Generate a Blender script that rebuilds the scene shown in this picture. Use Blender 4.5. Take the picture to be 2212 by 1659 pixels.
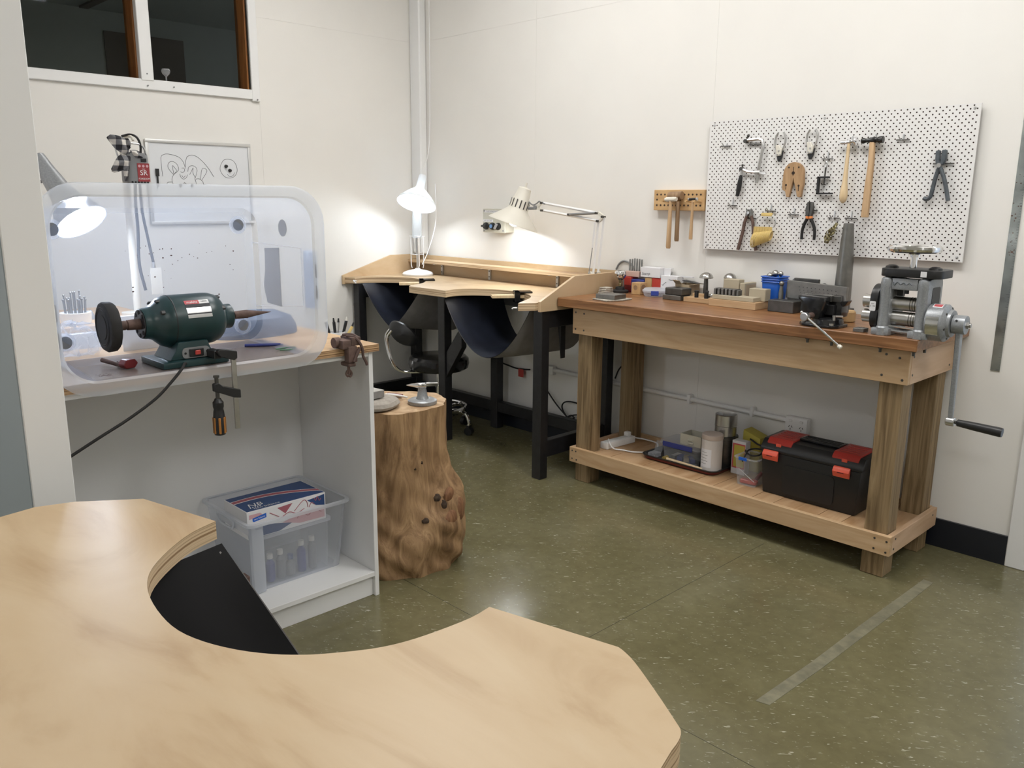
import bpy, bmesh, math, random
from math import pi, sin, cos, radians, sqrt
from mathutils import Vector, Matrix
random.seed(7)
SC = bpy.context.scene
COL = SC.collection
for o in list(bpy.data.objects): bpy.data.objects.remove(o)

# ---------------------------------------------------------------- camera
def set_camera():
    yaw, pitch, roll = radians(-45.837), radians(-12.465), radians(0.435)
    f = Vector((cos(pitch)*sin(yaw), cos(pitch)*cos(yaw), sin(pitch)))
    r = Vector((cos(yaw), -sin(yaw), 0)); u = r.cross(f)
    r2 = r*cos(roll) + u*sin(roll); u2 = u*cos(roll) - r*sin(roll)
    cd = bpy.data.cameras.new('camera'); cam = bpy.data.objects.new('camera', cd); COL.objects.link(cam)
    cd.sensor_fit = 'HORIZONTAL'; cd.sensor_width = 36; cd.lens = 1800.55/2212*36
    cd.clip_start = .05; cd.clip_end = 60
    m = Matrix((r2, u2, -f)).transposed().to_4x4(); m.translation = (0, 0, 1.45)
    cam.matrix_world = m; SC.camera = cam
set_camera()

# ---------------------------------------------------------------- world, exposure
WORLD = bpy.data.worlds.new('world'); SC.world = WORLD; WORLD.use_nodes = True
bg = WORLD.node_tree.nodes['Background']
bg.inputs[0].default_value = (.85, .92, 1.0, 1); bg.inputs[1].default_value = 1.2
VS = SC.view_settings
VS.view_transform = 'Standard'; VS.look = 'None'; VS.gamma = 1; VS.use_curve_mapping = False
VS.exposure = 0.15
CEIL_LIGHT = 14.0       # emission of the fluorescent ceiling panels
LAMP_COOL = 70.0        # emission of the three lamp bulbs
LAMP_ARM = 95.0
LAMP_GREY = 170.0

# ---------------------------------------------------------------- materials
def nt(name):
    m = bpy.data.materials.new(name); m.use_nodes = True
    t = m.node_tree; return m, t, t.nodes, t.links, t.nodes['Principled BSDF']
def rgb(c): return (c[0], c[1], c[2], 1)
def coords(n, l, scale=(1, 1, 1), rot=(0, 0, 0)):
    tc = n.new('ShaderNodeTexCoord'); mp = n.new('ShaderNodeMapping')
    mp.inputs['Scale'].default_value = scale; mp.inputs['Rotation'].default_value = rot
    l.new(tc.outputs['Object'], mp.inputs['Vector']); return mp.outputs[0]
def coords2(n, l, rz, scale):
    a = n.new('ShaderNodeMapping'); a.inputs['Rotation'].default_value = (0, 0, rz); tc = n.new('ShaderNodeTexCoord'); l.new(tc.outputs['Object'], a.inputs['Vector'])
    b = n.new('ShaderNodeMapping'); b.inputs['Scale'].default_value = scale; l.new(a.outputs[0], b.inputs['Vector']); return b.outputs[0]
def ramp(n, l, fac, stops):
    r = n.new('ShaderNodeValToRGB'); e = r.color_ramp.elements
    while len(e) < len(stops): e.new(.5)
    for el, (p, c) in zip(e, stops): el.position = p; el.color = rgb(c)
    l.new(fac, r.inputs[0]); return r.outputs[0]
def noise(n, l, vec, scale, detail=4, dist=0, rough=.5):
    t = n.new('ShaderNodeTexNoise'); t.inputs['Scale'].default_value = scale; t.inputs['Detail'].default_value = detail
    t.inputs['Distortion'].default_value = dist; t.inputs['Roughness'].default_value = rough
    l.new(vec, t.inputs['Vector']); return t.outputs['Fac']
def bump(n, l, h, p, st=.2, d=.002):
    b = n.new('ShaderNodeBump'); b.inputs['Strength'].default_value = st; b.inputs['Distance'].default_value = d
    l.new(h, b.inputs['Height']); l.new(b.outputs[0], p.inputs['Normal'])
def mat(name, c, rough=.5, metal=0, var=0, vs=20, bst=0, spec=.5, coat=0):
    m, t, n, l, p = nt(name)
    p.inputs['Base Color'].default_value = rgb(c); p.inputs['Roughness'].default_value = rough
    p.inputs['Metallic'].default_value = metal; p.inputs['Specular IOR Level'].default_value = spec
    p.inputs['Coat Weight'].default_value = coat
    if var or bst:
        f = noise(n, l, coords(n, l), vs, 5, .3)
        if var:
            a = tuple(max(0, x*(1-var)) for x in c); b = tuple(min(1, x*(1+var)) for x in c)
            l.new(ramp(n, l, f, [(.3, a), (.7, b)]), p.inputs['Base Color'])
        if bst: bump(n, l, f, p, bst)
    return m
def wood(name, dark, light, scale=(1, 12, 12), ns=3, rough=.45, dist=1.5, bst=.08, lo=.32, hi=.68, mid=None, spec=.4, rnd=0):
    m, t, n, l, p = nt(name); v = coords(n, l, scale)
    if rnd:      # every board its own cut of the grain
        oi = n.new('ShaderNodeObjectInfo'); sc = n.new('ShaderNodeMath'); sc.operation = 'MULTIPLY'; sc.inputs[1].default_value = rnd
        l.new(oi.outputs['Random'], sc.inputs[0]); ad = n.new('ShaderNodeVectorMath'); ad.operation = 'ADD'; l.new(v, ad.inputs[0]); l.new(sc.outputs[0], ad.inputs[1]); v = ad.outputs[0]
    f = noise(n, l, v, ns, 6, dist, .55)
    st = [(lo, dark), (hi, light)] if mid is None else [(lo, dark), ((lo+hi)/2, mid), (hi, light)]
    l.new(ramp(n, l, f, st), p.inputs['Base Color'])
    p.inputs['Roughness'].default_value = rough; p.inputs['Specular IOR Level'].default_value = spec
    bump(n, l, f, p, bst); return m
def clear(name, tint=(.97, .98, 1), body=(.85, .88, .93), fac=.16, edge=.45, rough=.2, translucent=.0):
    m, t, n, l, p = nt(name)
    p.inputs['Base Color'].default_value = rgb(body); p.inputs['Roughness'].default_value = rough
    p.inputs['Specular IOR Level'].default_value = .6
    tr = n.new('ShaderNodeBsdfTransparent'); tr.inputs[0].default_value = rgb(tint)
    lw = n.new('ShaderNodeLayerWeight'); lw.inputs[0].default_value = .35
    mr = n.new('ShaderNodeMapRange'); mr.inputs['To Min'].default_value = fac; mr.inputs['To Max'].default_value = edge
    l.new(lw.outputs['Facing'], mr.inputs['Value'])
    src = p.outputs[0]
    if translucent:
        tl = n.new('ShaderNodeBsdfTranslucent'); tl.inputs[0].default_value = rgb(body)
        m2 = n.new('ShaderNodeMixShader'); m2.inputs[0].default_value = translucent
        l.new(p.outputs[0], m2.inputs[1]); l.new(tl.outputs[0], m2.inputs[2]); src = m2.outputs[0]
    mx = n.new('ShaderNodeMixShader'); l.new(mr.outputs[0], mx.inputs[0]); l.new(tr.outputs[0], mx.inputs[1]); l.new(src, mx.inputs[2])
    l.new(mx.outputs[0], n['Material Output'].inputs[0]); return m
def emit(name, c, s):
    m, t, n, l, p = nt(name)
    p.inputs['Base Color'].default_value = rgb(c); p.inputs['Emission Color'].default_value = rgb(c)
    p.inputs['Emission Strength'].default_value = s; return m
def floor_mat():
    m, t, n, l, p = nt('olive_vinyl')
    v = coords(n, l); big = noise(n, l, v, 1.4, 5, .6)
    base = ramp(n, l, big, [(.28, (.118, .106, .052)), (.5, (.150, .136, .071)), (.74, (.184, .169, .097))])
    mot = noise(n, l, coords(n, l, (1, 1, 1), (0, 0, .5)), 26, 6, .5)
    mm = n.new('ShaderNodeMix'); mm.data_type = 'RGBA'; mm.blend_type = 'MULTIPLY'; mm.inputs[0].default_value = .55
    l.new(base, mm.inputs[6]); l.new(ramp(n, l, mot, [(.3, (.80, .80, .78)), (.7, (1.15, 1.15, 1.15))]), mm.inputs[7])
    # pale flecks of the vinyl, stretched along one direction
    def flecks(scale, rot, ns, a, b):
        f = noise(n, l, coords2(n, l, rot, scale), ns, 2, .6); return ramp(n, l, f, [(a, (0, 0, 0)), (b, (1, 1, 1))])
    f1 = flecks((1, 3.6, 1), -.72, 34, .675, .74); f2 = flecks((1, 3.0, 1), -.35, 52, .695, .76)
    mx = n.new('ShaderNodeMath'); mx.operation = 'MAXIMUM'; l.new(f1, mx.inputs[0]); l.new(f2, mx.inputs[1])
    sc = n.new('ShaderNodeMath'); sc.operation = 'MULTIPLY'; sc.inputs[1].default_value = .75; l.new(mx.outputs[0], sc.inputs[0])
    m2 = n.new('ShaderNodeMix'); m2.data_type = 'RGBA'; l.new(sc.outputs[0], m2.inputs[0])
    l.new(mm.outputs[2], m2.inputs[6]); m2.inputs[7].default_value = (.50, .48, .38, 1)
    l.new(m2.outputs[2], p.inputs['Base Color'])
    rr = ramp(n, l, noise(n, l, v, 5, 4), [(.3, (.15, .15, .15)), (.7, (.25, .25, .25))]); l.new(rr, p.inputs['Roughness'])
    p.inputs['Specular IOR Level'].default_value = .55
    bump(n, l, mot, p, .05); return m
def ply_edge(name, dark, light, layers=120, rough=.6):
    m, t, n, l, p = nt(name)
    f = noise(n, l, coords(n, l, (.6, .6, layers)), 1.0, 2, .2)
    l.new(ramp(n, l, f, [(.36, dark), (.47, light), (.56, light), (.66, dark)]), p.inputs['Base Color'])
    p.inputs['Roughness'].default_value = rough; return m
def stump_mat():
    m, t, n, l, p = nt('stump_wood')
    f = noise(n, l, coords(n, l, (7, 7, 1.3)), 2.2, 8, 2.2, .6); g = noise(n, l, coords(n, l), 4, 4, 1)
    c1 = ramp(n, l, f, [(.22, (.085, .047, .021)), (.42, (.24, .145, .07)), (.62, (.40, .26, .138)), (.8, (.54, .39, .235))])
    mm = n.new('ShaderNodeMix'); mm.data_type = 'RGBA'; mm.blend_type = 'MULTIPLY'; mm.inputs[0].default_value = .7
    l.new(c1, mm.inputs[6]); l.new(ramp(n, l, g, [(.3, (.72, .62, .52)), (.6, (1.1, 1.06, 1))]), mm.inputs[7])
    l.new(mm.outputs[2], p.inputs['Base Color']); p.inputs['Roughness'].default_value = .7
    bump(n, l, f, p, .6, .008); return m
def gingham():
    m, t, n, l, p = nt('gingham_cloth')
    v = coords(n, l); s = n.new('ShaderNodeSeparateXYZ'); l.new(v, s.inputs[0])
    outs = []
    for k in ('Y', 'Z'):
        a = n.new('ShaderNodeMath'); a.operation = 'MULTIPLY'; a.inputs[1].default_value = 170; l.new(s.outputs[k], a.inputs[0])
        b = n.new('ShaderNodeMath'); b.operation = 'SINE'; l.new(a.outputs[0], b.inputs[0])
        c = n.new('ShaderNodeMath'); c.operation = 'GREATER_THAN'; c.inputs[1].default_value = 0; l.new(b.outputs[0], c.inputs[0]); outs.append(c.outputs[0])
    ad = n.new('ShaderNodeMath'); ad.operation = 'ADD'; l.new(outs[0], ad.inputs[0]); l.new(outs[1], ad.inputs[1])
    hv = n.new('ShaderNodeMath'); hv.operation = 'MULTIPLY'; hv.inputs[1].default_value = .5; l.new(ad.outputs[0], hv.inputs[0])
    l.new(ramp(n, l, hv.outputs[0], [(0, (.62, .59, .55)), (.5, (.16, .16, .17)), (1, (.02, .02, .025))]), p.inputs['Base Color'])
    p.inputs['Roughness'].default_value = .9; return m

K = {}
K['wall'] = mat('wall_paint', (.80, .785, .752), .62, 0, .015, 3, .03)
K['blue_wall'] = mat('blue_grey_paint', (.40, .46, .50), .6)
K['white'] = mat('white_paint', (.81, .815, .815), .4)
K['floor'] = floor_mat()
K['joint'] = mat('floor_joint', (.065, .060, .033), .5)
K['strip'] = mat('worn_floor_filler', (.182, .170, .112), .5, 0, .25, 30)
K['black_paint'] = mat('black_paint', (.012, .012, .014), .38, 0, .3, 40, .05)
K['skirt'] = mat('black_vinyl_skirting', (.011, .013, .020), .35)
K['ply'] = wood('pale_plywood', (.385, .258, .138), (.55, .425, .275), (.8, 2.4, 3), 1.5, .38, 2.6, .03, .26, .74, (.505, .375, .23))
K['ply_y'] = wood('pale_plywood_cross', (.48, .325, .18), (.63, .48, .31), (7, 1.2, 3), 1.1, .42, 2.0, .03, .3, .7)
K['ply_edge'] = ply_edge('plywood_edge', (.30, .185, .095), (.66, .50, .32), 140)
K['ply_edge2'] = ply_edge('film_ply_edge', (.17, .085, .035), (.56, .36, .19), 190)
K['ply_top2'] = wood('amber_plywood', (.47, .29, .14), (.62, .42, .235), (6, 1, 3), 1.6, .4, 1.5, .03)
K['pine'] = wood('pine_board', (.46, .295, .155), (.61, .435, .265), (.9, 9, 9), 1.6, .5, 2.0, .06, .3, .72)
K['pine_y'] = wood('pine_end_board', (.49, .315, .185), (.63, .445, .30), (9, .9, 9), 1.6, .5, 2.0, .06, .3, .72)
K['pine_x2'] = wood('pine_plank', (.36, .205, .095), (.60, .41, .245), (5, .8, 9), 1.3, .5, 2.2, .08, .3, .72, rnd=23)
K['treated'] = wood('treated_pine', (.135, .088, .042), (.33, .235, .13), (22, 22, 1.3), 1.7, .6, 1.4, .25, .33, .67, (.24, .165, .085), rnd=9)
K['jarrah'] = wood('red_brown_hardwood', (.14, .060, .022), (.355, .180, .080), (1.6, 26, 26), 1.6, .33, 1.2, .12, .3, .7, (.25, .116, .047))
K['stump'] = stump_mat()
K['stump_cut'] = wood('sawn_log_face', (.30, .18, .09), (.58, .42, .26), (5, 5, 5), 3, .7, 1, .2)
K['felt'] = mat('black_cloth', (.008, .008, .009), .95)
K['grime'] = clear('grimy_film', (.88, .85, .83), (.32, .28, .26), .26, .4, .2)
K['leather'] = mat('black_leather', (.013, .016, .026), .36, 0, .3, 9, .08)
K['suede'] = mat('grey_suede', (.235, .225, .22), .95, 0, .12, 14, .1)
K['black'] = mat('black_plastic', (.014, .014, .015), .4)
K['black_gloss'] = mat('black_gloss', (.012, .012, .013), .16)
K['rubber'] = mat('black_rubber', (.018, .017, .017), .75)
K['steel'] = mat('steel', (.52, .51, .49), .28, 1, .1, 30)
K['dark_steel'] = mat('dark_steel', (.105, .102, .096), .42, .8, .2, 25, .06)
K['grey_steel'] = mat('dull_grey_steel', (.215, .212, .20), .38, .85, .12, 30, .03)
K['chrome'] = mat('chrome', (.82, .82, .83), .08, 1)
K['silver'] = mat('brushed_silver', (.62, .62, .62), .3, 1)
K['hammer_grey'] = mat('hammertone_grey', (.30, .315, .33), .35, .35, .12, 180, .12)
K['grey_iron'] = mat('grey_iron', (.10, .115, .13), .5, .4, .2, 40)
K['green'] = mat('dark_green_enamel', (.012, .038, .041), .33, 0, .2, 12)
K['red'] = mat('red_plastic', (.47, .048, .038), .35)
K['orange_red'] = mat('orange_red_plastic', (.80, .115, .065), .35)
K['crimson'] = mat('crimson_label', (.30, .035, .04), .5)
K['dark_red'] = mat('dark_red_plastic', (.16, .018, .02), .4)
K['blue'] = mat('blue_plastic', (.018, .12, .55), .35)
K['navy'] = mat('navy_print', (.025, .065, .19), .5)
K['navy_plastic'] = mat('navy_plastic', (.03, .045, .22), .4)
K['cream'] = mat('cream_enamel', (.72, .69, .61), .4)
K['beige_grey'] = mat('beige_grey_plastic', (.49, .475, .40), .5)
K['grey_plastic'] = mat('grey_plastic', (.22, .225, .23), .45)
K['white_plastic'] = mat('white_plastic', (.80, .80, .80), .35)
K['paper'] = mat('white_card', (.74, .74, .76), .7)
K['card'] = mat('brown_cardboard', (.42, .33, .22), .8, 0, .08, 8)
K['kraft'] = mat('pale_cardboard', (.44, .385, .285), .8, 0, .08, 8)
K['tan'] = wood('tan_wood', (.43, .265, .12), (.60, .41, .21), (5, 5, 2), 2, .5)
K['handle_wood'] = wood('handle_wood', (.46, .29, .15), (.62, .43, .255), (14, 14, 1.5), 2, .5)
K['handle_pale'] = wood('pale_handle_wood', (.66, .49, .28), (.78, .62, .40), (14, 14, 1.5), 2, .42)
K['old_wood'] = wood('worn_brown_wood', (.22, .135, .075), (.40, .265, .155), (12, 12, 1.5), 2.2, .65)
K['pin_wood'] = wood('worn_bench_pin_wood', (.34, .205, .105), (.52, .34, .185), (8, 8, 1.5), 2, .6)
K['rust'] = mat('rusty_iron', (.135, .085, .07), .7, .2, .3, 40, .2)
K['rack'] = wood('honey_pine', (.52, .32, .145), (.68, .46, .235), (2, 9, 9), 1.8, .5)
K['yellow'] = mat('yellow_plastic', (.72, .54, .20), .45)
K['yellow2'] = mat('mustard_yellow', (.50, .42, .07), .6)
K['brass'] = mat('tarnished_brass', (.27, .235, .125), .45, .9, .3, 60)
K['ring_white'] = K['paper']
K['peg'] = mat('white_pegboard', (.78, .775, .765), .45)
K['hardboard'] = mat('brown_hardboard', (.055, .035, .025), .8)
K['clear'] = clear('clear_plastic_tub', (.93, .955, 1.0), (.74, .82, 1.0), .24, .55, .18, .6)
K['clear_rim'] = clear('frosted_plastic_rim', (.92, .94, .97), (.82, .85, .90), .52, .75, .25, .35)
K['clear_thin'] = clear('thin_clear_plastic', (.96, .97, .98), (.75, .78, .82), .12, .5, .2)
K['milky'] = clear('milky_plastic', (.96, .97, .99), (.86, .88, .92), .20, .55, .25, .4)
K['glass'] = clear('window_glass', (.88, .90, .88), (.02, .02, .02), .03, .5, .03)
K['acrylic'] = clear('clear_rod', (.95, .97, .99), (.75, .78, .8), .2, .7, .1)
K['dark_room'] = mat('dim_room_paint', (.62, .63, .60), .9)
K['dark_card'] = mat('dim_brown_board', (.26, .21, .18), .9)
K['reveal'] = wood('orange_window_timber', (.20, .075, .02), (.36, .15, .045), (8, 8, 1), 2, .5)
K['alu'] = mat('anodised_frame', (.62, .62, .61), .4, .6)
K['board'] = mat('whiteboard_gloss', (.74, .76, .79), .18)
K['ink'] = mat('marker_ink', (.10, .11, .12), .7)
K['print_white'] = mat('white_print', (.85, .85, .85), .6)
K['print_red'] = mat('red_print', (.55, .10, .11), .6)
K['print_dark'] = mat('dark_print', (.03, .03, .035), .6)
K['maroon_print'] = mat('maroon_sketch_print', (.36, .11, .14), .7)
K['pink_print'] = mat('pink_sketch_print', (.60, .36, .39), .7)
K['galv'] = mat('galvanised_steel', (.55, .56, .57), .4, .8)
K['rags'] = mat('folded_grey_cloth', (.40, .37, .32), .95, 0, .3, 60, .3)
K['sand'] = mat('grey_canvas', (.33, .30, .265), .95, 0, .15, 60, .3)
K['ruler'] = mat('worn_steel_rule', (.46, .50, .50), .25, .85, .45, 9)
K['bulb_cool'] = emit('cool_bulb', (.86, .93, 1), LAMP_COOL); K['bulb_arm'] = emit('arm_bulb', (.93, .96, 1), LAMP_ARM); K['bulb_grey'] = emit('grey_lamp_bulb', (.78, .87, 1), LAMP_GREY)
K['diffuser'] = emit('fluorescent_diffuser', (1.0, .982, .955), CEIL_LIGHT)
K['gingham'] = gingham()
K['outside'] = mat('pale_room_beyond', (.78, .82, .86), .6)

# ---------------------------------------------------------------- mesh helpers
class M:
    """collects vertices (world metres) and faces"""
    def __init__(s): s.v = []; s.f = []
    def add(s, vs, fs):
        b = len(s.v); s.v += [tuple(x) for x in vs]; s.f += [tuple(i+b for i in f) for f in fs]; return s
    def box(s, x0, x1, y0, y1, z0, z1):
        vs = [(x, y, z) for z in (z0, z1) for y in (y0, y1) for x in (x0, x1)]
        return s.add(vs, [(0, 2, 3, 1), (4, 5, 7, 6), (0, 1, 5, 4), (2, 6, 7, 3), (0, 4, 6, 2), (1, 3, 7, 5)])
    def frame(s, d):
        d = Vector(d).normalized(); a = Vector((0, 0, 1)) if abs(d.z) < .9 else Vector((1, 0, 0))
        x = d.cross(a).normalized(); return x, d.cross(x).normalized(), d
    def cyl(s, p0, p1, r0, r1=None, n=16):
        r1 = r0 if r1 is None else r1; p0 = Vector(p0); p1 = Vector(p1); x, y, d = s.frame(p1-p0)
        vs = []
        for p, r in ((p0, r0), (p1, r1)):
            vs += [p+x*(r*cos(2*pi*i/n))+y*(r*sin(2*pi*i/n)) for i in range(n)]
        fs = [(i, (i+1) % n, n+(i+1) % n, n+i) for i in range(n)]
        return s.add(vs, fs+[tuple(range(n-1, -1, -1)), tuple(range(n, 2*n))])
    def lathe(s, prof, c=(0, 0, 0), axis=(0, 0, 1), n=24, sx=1.0):
        """prof: (radius, height) along axis from c"""
        c = Vector(c); x, y, d = s.frame(axis); vs = []; fs = []; k = len(prof)
        for r, h in prof:
            vs += [c+d*h+x*(r*sx*cos(2*pi*i/n))+y*(r*sin(2*pi*i/n)) for i in range(n)]
        for j in range(k-1):
            fs += [(j*n+i, j*n+(i+1) % n, (j+1)*n+(i+1) % n, (j+1)*n+i) for i in range(n)]
        if prof[0][0] > 1e-5: fs.append(tuple(range(n-1, -1, -1)))
        if prof[-1][0] > 1e-5: fs.append(tuple(range((k-1)*n, k*n)))
        return s.add(vs, fs)
    def sphere(s, c, r, n=14, sq=1.0):
        prof = [(r*sin(pi*i/8)+1e-6, -r*sq*cos(pi*i/8)) for i in range(9)]
        return s.lathe(prof, c, (0, 0, 1), n)
    def tube(s, pts, r, n=8, smooth=0, closed=False):
        P = [Vector(p) for p in pts]
        if smooth:
            Q = []; N = len(P); rng = range(N if closed else N-1)
            for i in rng:
                a = P[(i-1) % N] if (closed or i > 0) else P[0]*2-P[1]; b = P[i]; c = P[(i+1) % N]
                d = P[(i+2) % N] if (closed or i+2 < N) else P[-1]*2-P[-2]
                for k in range(smooth):
                    t = k/smooth
                    Q.append(.5*((2*b)+(c-a)*t+(2*a-5*b+4*c-d)*t*t+(3*b-a-3*c+d)*t**3))
            if not closed: Q.append(P[-1])
            P = Q
        N = len(P); vs = []; fs = []; px = None
        for i, p in enumerate(P):
            if closed: d = P[(i+1) % N]-P[i-1]
            else: d = (P[min(i+1, N-1)]-P[max(i-1, 0)])
            d.normalize()
            if px is None: x = s.frame(d)[0]
            else:
                x = px-d*px.dot(d); x = x.normalized() if x.length > 1e-6 else s.frame(d)[0]
            y = d.cross(x); px = x
            rr = r[i] if isinstance(r, (list, tuple)) and not smooth else (r if not isinstance(r, (list, tuple)) else r[0]+(r[-1]-r[0])*i/max(1, N-1))
            vs += [p+x*(rr*cos(2*pi*k/n))+y*(rr*sin(2*pi*k/n)) for k in range(n)]
        for i in range(N if closed else N-1):
            j = (i+1) % N
            fs += [(i*n+k, i*n+(k+1) % n, j*n+(k+1) % n, j*n+k) for k in range(n)]
        if not closed: fs += [tuple(range(n-1, -1, -1)), tuple(range((N-1)*n, N*n))]
        return s.add(vs, fs)
    def prism(s, poly, a0, a1, plane='xy'):
        """polygon (2D, any winding) extruded along the third axis"""
        ar = sum(poly[i-1][0]*poly[i][1]-poly[i][0]*poly[i-1][1] for i in range(len(poly)))
        if ar < 0: poly = poly[::-1]
        n = len(poly)
        def pt(p, a):
            return (p[0], p[1], a) if plane == 'xy' else (p[0], a, p[1]) if plane == 'xz' else (a, p[0], p[1])
        vs = [pt(p, a0) for p in poly]+[pt(p, a1) for p in poly]
        bot, top = tuple(range(n-1, -1, -1)), tuple(range(n, 2*n)); side = [(i, (i+1) % n, n+(i+1) % n, n+i) for i in range(n)]
        fs = [bot, top]+side
        if plane == 'xz': fs = [f[::-1] for f in fs]
        if a1 < a0: fs = [f[::-1] for f in fs]
        return s.add(vs, fs)
    def grid(s, fn, nu, nv):
        vs = [fn(i/nu, j/nv) for j in range(nv+1) for i in range(nu+1)]
        return s.add(vs, [(j*(nu+1)+i, j*(nu+1)+i+1, (j+1)*(nu+1)+i+1, (j+1)*(nu+1)+i) for j in range(nv) for i in range(nu)])
    def xf(s, mtx, start=0):
        s.v = s.v[:start]+[tuple(mtx @ Vector(p)) for p in s.v[start:]]; return s
    def rz(s, a, c, start=0):
        c = Vector((c[0], c[1], 0)); return s.xf(Matrix.Translation(c) @ Matrix.Rotation(a, 4, 'Z') @ Matrix.Translation(-c), start)
    def rot(s, a, axis, c, start=0):
        c = Vector(c); return s.xf(Matrix.Translation(c) @ Matrix.Rotation(a, 4, Vector(axis)) @ Matrix.Translation(-c), start)

LOC = {}      # object name -> world position of its origin (nothing is rotated or scaled)
def build(name, m, material, parent=None, bev=0, seg=1, label=None, cat=None, group=None, kind=None, flat=False, loc=None):
    vs = m.v
    if parent is None:
        if loc is None:
            xs = [p[0] for p in vs]; ys = [p[1] for p in vs]; zs = [p[2] for p in vs]
            loc = ((min(xs)+max(xs))/2, (min(ys)+max(ys))/2, min(zs))
        org = Vector(loc)
    else: org = LOC[parent.name]
    me = bpy.data.meshes.new(name)
    me.from_pydata([(p[0]-org.x, p[1]-org.y, p[2]-org.z) for p in vs], [], m.f)
    if bev:
        bm = bmesh.new(); bm.from_mesh(me); bmesh.ops.recalc_face_normals(bm, faces=bm.faces)
        ed = [e for e in bm.edges if len(e.link_faces) == 2 and e.calc_face_angle(0) > .5]
        bmesh.ops.bevel(bm, geom=ed, offset=bev, segments=seg, affect='EDGES', profile=.6, clamp_overlap=True)
        bm.to_mesh(me); bm.free()
    me.validate()
    if not flat:
        for p in me.polygons: p.use_smooth = True
        me.set_sharp_from_angle(angle=radians(32))
    mats = material if isinstance(material, (list, tuple)) else [material]
    for k in mats: me.materials.append(K[k] if isinstance(k, str) else k)
    o = bpy.data.objects.new(name, me); COL.objects.link(o)
    if parent is None: o.location = org
    else: o.parent = parent
    LOC[o.name] = org.copy()
    if label: o['label'] = label
    if cat: o['category'] = cat
    if group: o['group'] = group
    if kind: o['kind'] = kind
    return o
def thing(name, label, cat, loc, group=None, kind=None):
    o = bpy.data.objects.new(name, None); COL.objects.link(o); o.empty_display_size = .05
    o.location = loc; LOC[o.name] = Vector(loc); o['label'] = label
    if cat: o['category'] = cat
    if group: o['group'] = group
    if kind: o['kind'] = kind
    return o
def again(o, off, parent=None, name=None):
    """copy of a part (shares its mesh) shifted by off, under parent"""
    c = o.copy(); COL.objects.link(c)
    if name: c.name = name
    p = parent or o.parent; c.parent = p
    base = LOC[o.name]; c.location = o.location+Vector(off); LOC[c.name] = base+Vector(off) if False else base.copy()
    return c
def struct(name, m, material, parent=None, **k):
    return build(name, m, material, parent, kind=None if parent else 'structure', **k)
def text(s, size, org, xd, up, material, parent, name='lettering', thick=.0004, align='CENTER', sx=1.0, shear=0):
    cu = bpy.data.curves.new('t', 'FONT'); cu.body = s; cu.size = size; cu.align_x = align; cu.align_y = 'CENTER'; cu.shear = shear
    cu.resolution_u = 3
    ob = bpy.data.objects.new('t', cu); COL.objects.link(ob)
    dg = bpy.context.evaluated_depsgraph_get(); me = bpy.data.meshes.new_from_object(ob.evaluated_get(dg))
    xd = Vector(xd).normalized(); up = Vector(up).normalized(); nn = xd.cross(up); org = Vector(org)
    m = M(); m.add([org+xd*(v.co.x*sx)+up*v.co.y+nn*thick for v in me.vertices], [tuple(p.vertices) for p in me.polygons])
    bpy.data.objects.remove(ob); bpy.data.curves.remove(cu); bpy.data.meshes.remove(me)
    return build(name, m, material, parent, flat=True)
def B(x0, x1, y0, y1, z0, z1): return M().box(x0, x1, y0, y1, z0, z1)
def arc(c, r, a0, a1, n): return [(c[0]+r*cos(a0+(a1-a0)*i/n), c[1]+r*sin(a0+(a1-a0)*i/n)) for i in range(n+1)]
def rrect(x0, x1, y0, y1, r, n=5):
    return arc((x1-r, y1-r), r, 0, pi/2, n)+arc((x0+r, y1-r), r, pi/2, pi, n)+arc((x0+r, y0+r), r, pi, 1.5*pi, n)+arc((x1-r, y0+r), r, 1.5*pi, 2*pi, n)
# ================================================================ the room
WX, WY, CH = -4.74, 3.68, 3.3        # left wall plane, right wall plane, ceiling height
fl = struct('floor', B(-4.9, 2.7, -3.1, 3.80, -.05, 0), 'floor', label='olive green flecked vinyl floor')
m = M(); random.seed(3)
pts = [(-1.082, 2.07), (-1.068, 2.4), (-1.064, 2.75), (-1.056, 3.05), (-1.05, 3.29), (-1.012, 3.285), (-1.014, 3.02), (-1.022, 2.7), (-1.028, 2.38), (-1.042, 2.08)]
m.prism(pts, 0, .0012)
struct('filled_seam', m, 'strip', fl)
for k, (x0, x1, y0, y1) in enumerate([(-1.6650, -1.6635, 1.2, 3.15), (-4.0, -.2, 1.7985, 1.8), (-.1665, -.165, .6, 3.6)]):
    struct('tile_joint', B(x0, x1, y0, y1, 0, .0006), 'joint', fl)
struct('ceiling', B(-4.9, 2.7, -3.1, 3.85, CH, CH+.05), 'white', label='white ceiling')
# right wall with the doorway
DX0, DX1, DZ = -.80, .10, 2.08
wr = struct('wall_right', B(WX-.1, DX0, WY+.0015, WY+.11, 0, CH).box(DX1, 2.7, WY+.0015, WY+.11, 0, CH).box(DX0, DX1, WY+.0015, WY+.11, DZ, CH), 'wall', label='off-white panelled wall behind the workbench')
for x0, x1 in ((WX+.001, -3.607), (-3.607, -2.387), (-2.387, DX0)):
    for z0, z1 in ((0, 2.47), (2.47, CH)):
        struct('wall_panel', B(x0+.0004, x1-.0004, WY, WY+.0012, z0+.0004, z1-.0004), 'wall', wr)
for x0, x1, z0, z1 in ((DX1, 1.3, 0, CH), (1.3, 2.6, 0, CH), (DX0, DX1, DZ, CH)):
    struct('wall_panel', B(x0+.0008, x1-.0008, WY, WY+.0012, z0+.0008, z1-.0008), 'wall', wr)
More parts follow.
